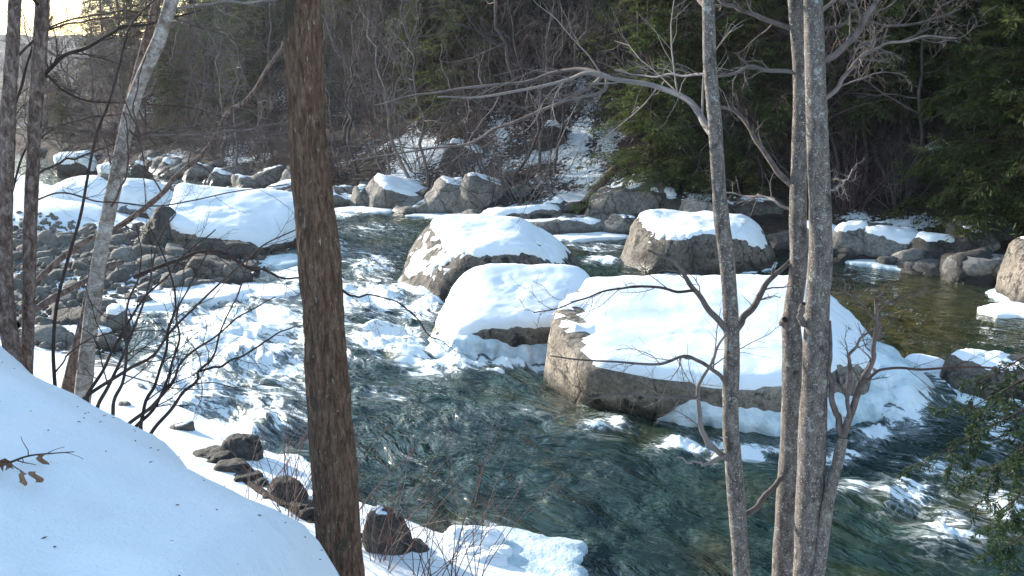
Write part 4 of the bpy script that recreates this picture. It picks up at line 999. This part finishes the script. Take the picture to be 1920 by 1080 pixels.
# thin forked stem on the right of them
t4 = limb([(1505, 1330), (1520, 1180), (1534, 1080), (1553, 940), (1570, 870), (1580, 820)], 26, 20, 6.4, 6.4, 90)
near_tree('young_tree', 'thin dark sapling forking into three stems, right of the stoutest grey trunk', t4, M_BARKG, M_TWIG, [
    L_([(1580, 824), (1571, 790), (1562, 757), (1557, 710), (1555, 660), (1552, 600)], 14, 7, 6.4, 6.5),
    L_([(1580, 824), (1595, 777), (1612, 719), (1632, 686), (1640, 650), (1641, 600), (1639, 558)], 16, 7, 6.4, 6.4, TW1),
    L_([(1578, 815), (1587, 790), (1593, 723), (1591, 673), (1607, 648), (1630, 620)], 10, 4, 6.4, 6.3, TW2),
    L_([(1601, 718), (1653, 694), (1712, 692), (1800, 690), (1920, 694), (2000, 690)], 6, 3, 6.4, 6.6, TW1, M_TWIGD),
    L_([(1640, 610), (1660, 570), (1700, 560), (1750, 545)], 4, 2, 6.4, 6.5, TW2), L_([(1640, 600), (1620, 575), (1600, 560), (1580, 545)], 4, 2, 6.4, 6.3, TW2), L_([(1640, 590), (1650, 560), (1665, 530)], 4, 2, 6.4, 6.3, TW2)], seed=17, n=90)

# left pair of reddish rough trunks
t5 = limb([(22, 760), (26, 690), (20, 640), (10, 560), (8, 450), (12, 330), (16, 200), (24, 80), (28, 0), (34, -200)], 34.0, 22.0, 8.0, 8.0, 200)
near_tree('rough_tree', 'rough reddish trunk at the very left edge', t5, M_BARKL, M_TWIGD, [
    L_([(12, 300), (30, 200), (60, 90), (100, 30)], 6.3, 3.0, 8.0, 8.4, TW2), L_([(10, 420), (40, 300), (70, 260), (130, 230), (220, 215)], 4.9, 1.9, 8.0, 8.8, TW3),
    L_([(20, 120), (80, 60), (160, 30), (260, 20)], 4.9, 1.9, 8.0, 8.6, TW3)], rough=.006, fs=24, stretch=.6, seed=21)
t6 = limb([(48, 760), (50, 680), (53, 600), (54, 540), (57, 420), (60, 350), (66, 220), (74, 100), (80, 0), (90, -200)], 22.0, 26.0, 8.2, 8.2, 200)
near_tree('rough_tree', 'rough reddish trunk, second from the left edge, with lichened side limbs', t6, M_BARKL, M_TWIGD, [
    L_([(66, 165), (81, 141), (111, 111), (156, 89), (207, 63), (241, 48), (300, 40), (380, 20)], 9.1, 3.0, 8.2, 9.0, TW3, M_TWIGD),
    L_([(70, 180), (82, 141), (120, 170), (170, 190), (250, 195), (340, 200), (430, 225)], 4.9, 1.9, 8.2, 9.5, TW3),
    L_([(62, 260), (90, 240), (150, 245), (240, 250), (330, 252), (440, 245), (540, 250)], 4.2, 1.9, 8.2, 9.5, TW3, M_TWIG),
    L_([(58, 330), (110, 305), (160, 290), (230, 265)], 5.6, 2.2, 8.2, 9.0, TW3),
    L_([(58, 380), (120, 360), (200, 380), (320, 382), (440, 360), (540, 345)], 3.5, 1.9, 8.2, 9.0, TW2),
    L_([(70, 60), (130, 45), (200, 35), (290, 30)], 4.2, 1.9, 8.2, 8.8, TW3), L_([(78, 20), (30, -40), (-40, -80)], 5.6, 2.2, 8.2, 7.6, TW2)], rough=.006, fs=24, stretch=.6, seed=22)
# leaning birch
t7 = limb([(150, 800), (156, 735), (165, 650), (176, 560), (190, 467), (208, 380), (222, 315), (238, 241), (258, 167), (298, 74), (322, 0), (350, -90), (400, -260)], 30.0, 24.0, 8.6, 8.9, 220)
near_tree('birch_tree', 'leaning white-barked birch trunk in the left third', t7, M_BIRCH, M_TWIG, [
    L_([(318, 20), (360, 12), (420, 6), (480, 4), (540, -5)], 4.9, 3.0, 8.8, 9.2, TW2, M_TWIGP), L_([(330, 38), (400, 60), (470, 90), (530, 105)], 3.5, 1.6, 8.8, 9.4, TW3),
    L_([(238, 241), (262, 258), (250, 200), (275, 100)], 4.2, 2.2, 8.7, 8.4, TW2, M_TWIGR), L_([(222, 255), (310, 255), (400, 250), (500, 235), (560, 225)], 3.5, 1.6, 8.7, 9.4, TW3),
    L_([(215, 265), (320, 240), (420, 238), (520, 248)], 3.5, 1.6, 8.7, 9.3, TW3), L_([(205, 400), (235, 330), (242, 260), (228, 210)], 4.2, 2.2, 8.6, 8.2, TW2, M_TWIGR)], rough=.002, fs=18, stretch=1.5, seed=23)
t8 = limb([(118, 780), (134, 700), (150, 640), (164, 582), (180, 500), (196, 420), (214, 330), (236, 220), (268, 100), (300, -20)], 26.0, 14.0, 9.0, 9.2, 140)
near_tree('birch_tree', 'dull brown stem close behind the leaning birch', t8, M_BARKL, M_TWIG, [L_([(214, 330), (190, 240), (170, 150)], 4.2, 1.6, 9.1, 9.0, TW3)], rough=.003, seed=24)
# thin dark sapling
t9 = limb([(106, 760), (102, 707), (100, 649), (107, 569), (129, 480), (151, 404), (164, 333), (181, 252), (204, 193), (222, 130), (241, 56), (267, 22), (300, -10)], 7.7, 3.0, 7.6, 7.8, 120)
near_tree('young_tree', 'thin dark sapling bowing up between left trunks and birch', t9, M_TWIGD, M_TWIGD, [
    L_([(104, 700), (125, 670), (150, 645), (185, 630), (240, 620), (330, 622)], 3.5, 1.6, 7.6, 7.9, TW2), L_([(230, 180), (260, 260), (270, 330), (272, 400)], 2.8, 1.6, 7.8, 8.0, TW2)], sides=8, rough=.001, seed=25)

# dead leaning limbs that cross the left side
def dead(label, pts, w0, w1, Y0, Y1, tw, m, seed):
    g = np.random.default_rng(seed); p, r = limb(pts, w0, w1, Y0, Y1, 90, .03)
    base = p[0, 0].copy(); root = thing('dead_branch', label, 'branch', tuple(base))
    V, F = trunk_mesh(p, r, 10, .004, 20, 1, seed, False); link('stem', mk_mesh('stem', V - base, F), m, root)
    cur = (p, r); parts = []
    for (k, ratio, ang, N, trop, wob, rs, t0, rmin) in tw:
        cur = grow(cur[0], cur[1], k, ratio, ang, N, trop, wob, rs, t0, 1.0, rmin, g); parts.append(tubes(cur[0], cur[1], 3))
    if parts:
        V, F = merge(parts); link('twigs', mk_mesh('twigs', V - base, F), M_TWIGD, root)['kind'] = 'stuff'
dead('long lichened dead limb slanting up from the bar to the brown trunk', [(40, 590), (71, 529), (156, 458), (222, 427), (289, 378), (329, 338), (369, 302), (407, 252), (430, 215), (463, 189), (496, 148), (526, 107), (530, 75)], 12, 6, 9.5, 10.5,
     [(14, .12, .8, 6, .0, .25, .4, .2, .003), (6, .5, .7, 4, 0, .25, .6, .2, .002)], M_BARKL, 31)
dead('bare dead pole lying low from the left trunks towards the birch', [(30, 610), (58, 582), (111, 547), (173, 520), (230, 490)], 16, 9, 9.0, 10.5, [(5, .2, .8, 5, 0, .25, .4, .2, .003)], M_BARKL, 32)
dead('thin grey bough lying across the bar slab toward the brown trunk', [(250, 520), (330, 488), (400, 475), (470, 500), (540, 520), (600, 528)], 8, 3, 10, 11, TW2, M_TWIGD, 33)
dead('thin bough hanging from the brown trunk over the rapids', [(632, 540), (680, 555), (740, 565), (800, 620), (850, 665)], 4, 1.5, 5.6, 6.2, TW2, M_TWIGD, 34)

# shrub stems leaning out from the near bank
SH = [[(225, 830), (231, 802), (283, 761), (321, 715), (346, 673), (388, 640), (450, 590), (520, 560)], [(245, 835), (250, 809), (292, 765), (317, 715), (333, 640), (345, 560), (400, 450)],
      [(270, 850), (275, 821), (329, 765), (362, 715), (379, 694), (404, 648), (440, 560), (470, 470)], [(162, 760), (167, 732), (192, 694), (221, 640), (270, 560), (330, 500), (400, 430)],
      [(182, 775), (187, 750), (217, 694), (240, 640), (275, 545), (300, 450), (330, 400)], [(262, 810), (269, 786), (287, 711), (312, 640), (331, 569), (315, 493), (280, 420)],
      [(376, 696), (437, 677), (504, 640), (565, 608)], [(150, 770), (165, 740), (240, 690), (300, 650), (380, 560), (480, 470), (560, 430)], [(205, 800), (215, 760), (235, 680), (240, 600), (262, 500), (250, 420)]]
for k, pts in enumerate(SH):
    Y0 = 6.6 if pts[0][0] > 200 else 7.2
    p, r = limb(pts, 8 if k != 6 else 5, 2.2, Y0, Y0 + 1.4, 50, .02)
    if k != 6: p, r = rooted(p, r)
    base = p[0, 0].copy()
    lab = ['longest bare shrub stem leaning out over the shore ice', 'upright bare shrub stem beside the longest leaning one', 'rightmost bare shrub stem rooted on the snow crest', 'bare shrub stem rising just right of the birch foot',
           'dark bare shrub stem close to the birch foot', 'crooked bare shrub stem curving back left', 'low side stem reaching right toward the brown trunk', 'thin shrub stem sweeping far right past the birch', 'thin erect shrub stem in front of the shore ice'][k]
    root = thing('shrub_stem', lab, 'shrub', tuple(base), 'shrub stems on the near bank crest')
    V, F = tubes(p, r, 8); link('stem', mk_mesh('stem', V - base, F), M_TWIGD, root)
    gg = np.random.default_rng(600 + k); a = grow(p, r, 8, .3, .6, 6, .0, .2, .5, .3, 1, .0018, gg); b = grow(*a, 5, .45, .6, 4, 0, .2, .7, .2, 1, .0014, gg)
    V, F = merge([tubes(*a, 3), tubes(*b, 3)]); link('twigs', mk_mesh('twigs', V - base, F), M_TWIGD, root)['kind'] = 'stuff'

# log and drift wood at the near shore
def log(label, pts, w0, w1, z0, m, seed, broken=True):
    W = np.array([Pz(a, b, z) for (a, b), z in zip(pts, z0)]); path = catmull(W, 60)[None]
    dep = path[0, :, 1] * cp - (path[0, :, 2] - EYE) * sp
    r = (np.linspace(w0, w1, 60) / 2 / FPX * dep)[None]; 
    t0_ = norm(path[0, 1] - path[0, 0]); path = np.concatenate([path[:, :1] - t0_ * .02, path[:, :1] - t0_ * .012, path], 1); r = np.concatenate([r[:, :1] * .02, r[:, :1] * .8, r], 1); r[0, -1] *= .1
    base = path[0, 0].copy(); V, F = trunk_mesh(path, r, 24, .012, 14, 1, seed, True)
    tag(link('fallen_log', mk_mesh('fallen_log', V - base, F), m, None, tuple(base)), label, 'log')
log('wet shade-darkened log lying along the foot of the snow bank behind the brown trunk', [(360, 838), (430, 888), (510, 938), (590, 980), (680, 1012), (790, 1040)], 20, 20, [.0, .2, .26, .27, .25, .15], M_LOGB, 41)
b1, b2 = hit(1095, 398), hit(1178, 318)
path = catmull(np.array([b1 + [0, 0, .25], (b1 + b2) / 2 + [0, -.2, .5], b2 + [0, 0, .35]]), 40)[None]
V, F = trunk_mesh(path, np.linspace(.17, .11, 40)[None], 14, .02, 6, 1, 43, True)
tag(link('fallen_log', mk_mesh('fallen_log', V - b1, F), M_BARKL, None, tuple(b1)), 'brown log leaning down the snow chute on the far bank', 'log')

# weeds and thin twigs at the near shore around the brown trunk
for k in range(26):
    gg = np.random.default_rng(700 + k)
    px = [560, 700, 730, 800, 850, 520, 620, 690, 900, 780, 660, 480, 540][k % 13] + gg.uniform(-25, 25); py = np.interp(px, [480, 600, 700, 900], [940, 1000, 1050, 1090]) + gg.uniform(-10, 20)
    b = Pz(px, py, .3); N = 9; nst = 3
    p = np.zeros((nst, N, 3)); d = norm(np.c_[gg.normal(.1, .35, (nst, 2)), np.ones(nst)]); p[:, 0] = [0, 0, -.1]; Ln = gg.uniform(.7, 1.7, nst)
    for j in range(1, N): d = norm(d + .08 * gg.normal(size=d.shape) + [.02, 0, -.03]); p[:, j] = p[:, j - 1] + d * (Ln / (N - 1))[:, None]
    r = np.linspace(.006, .0022, N)[None] * np.ones((nst, 1)); a = grow(p, r, 6, .3, .6, 4, .02, .2, .7, .3, 1, .0018, gg)
    V, F = merge([tubes(p, r, 3), tubes(*a, 3)])
    side = 'left of' if px < 620 else ('right of' if px > 680 else 'behind')
    o = link('dry_weed', mk_mesh('dry_weed', V, F), M_TWIGR if k % 2 else M_TWIG, None, tuple(b))
    tag(o, '%s dry weed stalks at the near shore %s the brown trunk' % ('russet' if k % 2 else 'grey', side), 'weed', 'dry weeds at the near shore')

# leafy twig on the near snow
def ground_at(px, py): return hit(px, py, lambda x, y: near_h(x, y), 1.5, 12)
q = [ground_at(a, b) for a, b in ((-40, 905), (20, 882), (62, 868), (140, 861))]
path = catmull(np.array(q) + [0, 0, .03], 30)[None]; rr = np.linspace(.006, .002, 30)[None]
gg = np.random.default_rng(5); a = grow(path, rr, 7, .25, .8, 5, .05, .2, .6, .1, 1, .0016, gg); base = path[0, 0].copy()
root = thing('leafy_twig', 'brown twig with withered leaves lying on the near snow', 'twig', tuple(base))
V, F = merge([tubes(path, rr, 5), tubes(*a, 4)]); link('stem', mk_mesh('stem', V - base, F), M_TWIGD, root)
for (px, py) in ((62, 912), (50, 918), (88, 878), (15, 895), (5, 892)):
    c = ground_at(px, py); u_ = np.linspace(-1, 1, 7); gx, gy = np.meshgrid(u_, u_)
    w_ = np.sqrt(np.clip(1 - gx ** 2, 0, 1)) * .55; n = gg.normal(size=3)
    V = np.stack([gx * .02, gy * w_ * .02, .014 * np.sin(gx * 2.5 + n[0]) + .02 * gy ** 2 + .012 * gx * gy * n[1]], -1).reshape(-1, 3)
    ca, sa = math.cos(n[2] * 3), math.sin(n[2] * 3); V = V @ np.array([[ca, 0, sa], [0, 1, 0], [-sa, 0, ca]]) + c + [0, 0, .035] - base
    i = np.arange(49).reshape(7, 7); F = np.stack([i[:-1, :-1], i[:-1, 1:], i[1:, 1:], i[1:, :-1]], -1).reshape(-1, 4)
    link('leaf', mk_mesh('leaf', V, F), M_LEAF, root)

def litter():
    g = np.random.default_rng(31); n = 320
    c = g.uniform([-5, 2.2], [-.4, 9], (n, 2)); z = near_h(c[:, 0], c[:, 1])[0]
    a = g.uniform(0, 6.28, n); L = g.uniform(.004, .014, n); d = np.stack([np.cos(a), np.sin(a), 0 * a], -1) * L[:, None]; o_ = np.stack([-np.sin(a), np.cos(a), 0 * a], -1) * .003
    b = np.c_[c, z + .004]; u_ = np.array([0, 0, .004])
    V = np.stack([b - d, b + o_, b + d, b - o_, b + u_], 1).reshape(-1, 3)
    F = (np.array([(0, 3, 4), (3, 2, 4), (2, 1, 4), (1, 0, 4)])[None] + 5 * np.arange(n)[:, None, None]).reshape(-1, 3)
    o = link('bark_litter', mk_mesh('bark_litter', V, F, False), M_TWIGD); o['kind'] = 'stuff'; tag(o, 'tiny dark specks of bark and bud litter on the near snow', 'litter')
litter()
# hemlock at the right, whose boughs hang into the frame
def hemlock():
    g = np.random.default_rng(55)
    bx, by = 4.9, 7.0; bz = near_h(np.array([bx]), np.array([by]))[0][0]
    base = np.array([bx, by, max(bz, 0.2) - .2]); root = thing('hemlock_tree', 'dark green hemlock whose drooping sprays enter at the lower right', 'tree', tuple(base))
    Pt = trunk_path(9, 16, (0.01, 0), .02, g); V, F = tubes(Pt, (.13 * np.linspace(1, .1, 16))[None], 14); link('trunk', mk_mesh('trunk', V, F), M_BARKB, root)
    tips = [(1760, 850, 6.6), (1800, 775, 7.0), (1825, 905, 6.8), (1850, 975, 6.3), (1865, 1040, 6.8), (1830, 720, 7.4), (1880, 860, 6.4)]
    for k, (px, py, Y) in enumerate(tips):
        tip = P(px, py, Y) - base; st = np.array([0, 0, min(tip[2] + .55 + .12 * (k % 3), 8.0)])
        mid = (st + tip) / 2 + [0, 0, .12]
        p = catmull(np.array([st, mid, tip]), 14)[None]; r = np.linspace(.018, .003, 14)[None]
        a, ra = grow(p, r, 16, .36, .75, 6, -.06, .08, .35, .25, .98, .002, g, plane=(1, 1, .15))
        b, rb = grow(a, ra, 7, .42, .75, 5, -.05, .08, .6, .15, .98, .0015, g, plane=(1, 1, .2))
        V, F = merge([tubes(p, r, 6), tubes(a, ra, 4), tubes(b, rb, 3)]); br = link('bough', mk_mesh('bough', V, F), M_TWIGD, root)
        V, F = merge([needle_cards(a, ra, g, .03, 90, .05, .1, .6, .15), needle_cards(b, rb, g, .025, 40, .09, .1, .6, .15)])
        link('needles', mk_mesh('needles', V, F, False), M_NEEDN, br)['kind'] = 'stuff'
hemlock()

# ------------------------------------------------------------------ haze in the valley air
V = np.array([[x, y, z] for x in (-960, 360) for y in (-110, 1010) for z in (-5, 66)], float)
F = np.array([(0, 1, 3, 2), (4, 6, 7, 5), (0, 4, 5, 1), (2, 3, 7, 6), (0, 2, 6, 4), (1, 5, 7, 3)])
hm = bpy.data.materials.new('haze'); hm.use_nodes = True; hn = hm.node_tree.nodes; hn.remove(hn['Principled BSDF'])
pv = hn.new('ShaderNodeVolumePrincipled'); pv.inputs['Color'].default_value = (.86, .9, 1.0, 1); pv.inputs['Density'].default_value = .0002; pv.inputs['Anisotropy'].default_value = .5
hm.node_tree.links.new(pv.outputs[0], hn['Material Output'].inputs['Volume'])
hz = link('haze', mk_mesh('haze', V, F, False), hm); hz['kind'] = 'stuff'; tag(hz, 'thin pale haze filling the river valley air', 'haze')

# ------------------------------------------------------------------ labels: tell small sets of look-alikes apart by their order in view
bpy.context.view_layer.update()
byl = {}
for o in list(sc.objects):
    if o.parent is None and 'label' in o and 'group' in o: byl.setdefault(o['label'], []).append(o)
ORD = ['leftmost', 'second from left', 'third from left', 'fourth from left', 'fifth from left', 'sixth from left']
for lab, os_ in byl.items():
    if 1 < len(os_) <= 6 and 'frame edge' not in lab:
        os_.sort(key=lambda o: pix(o.location.x, o.location.y, o.location.z)[0])
        for k, o in enumerate(os_):
            q = 'rightmost' if k == len(os_) - 1 else ORD[k]
            t = lab + ', ' + q
            if len(t.split()) > 16: t = t.replace('on the far slope', 'on far slope').replace('on the far bank', 'on far bank').replace('at the far waterline', 'at far waterline').replace(' rooted', '').replace('far left, beyond', 'beyond')
            if len(t.split()) > 16: t = t.replace('along the dark right-hand', 'at right').replace('between birch and leaning dead branch', 'right of birch').replace('at the near shore', 'at shore').replace('between birch and', 'left of').replace('just right', 'right')
            if len(t.split()) > 16: t = lab
            o['label'] = t
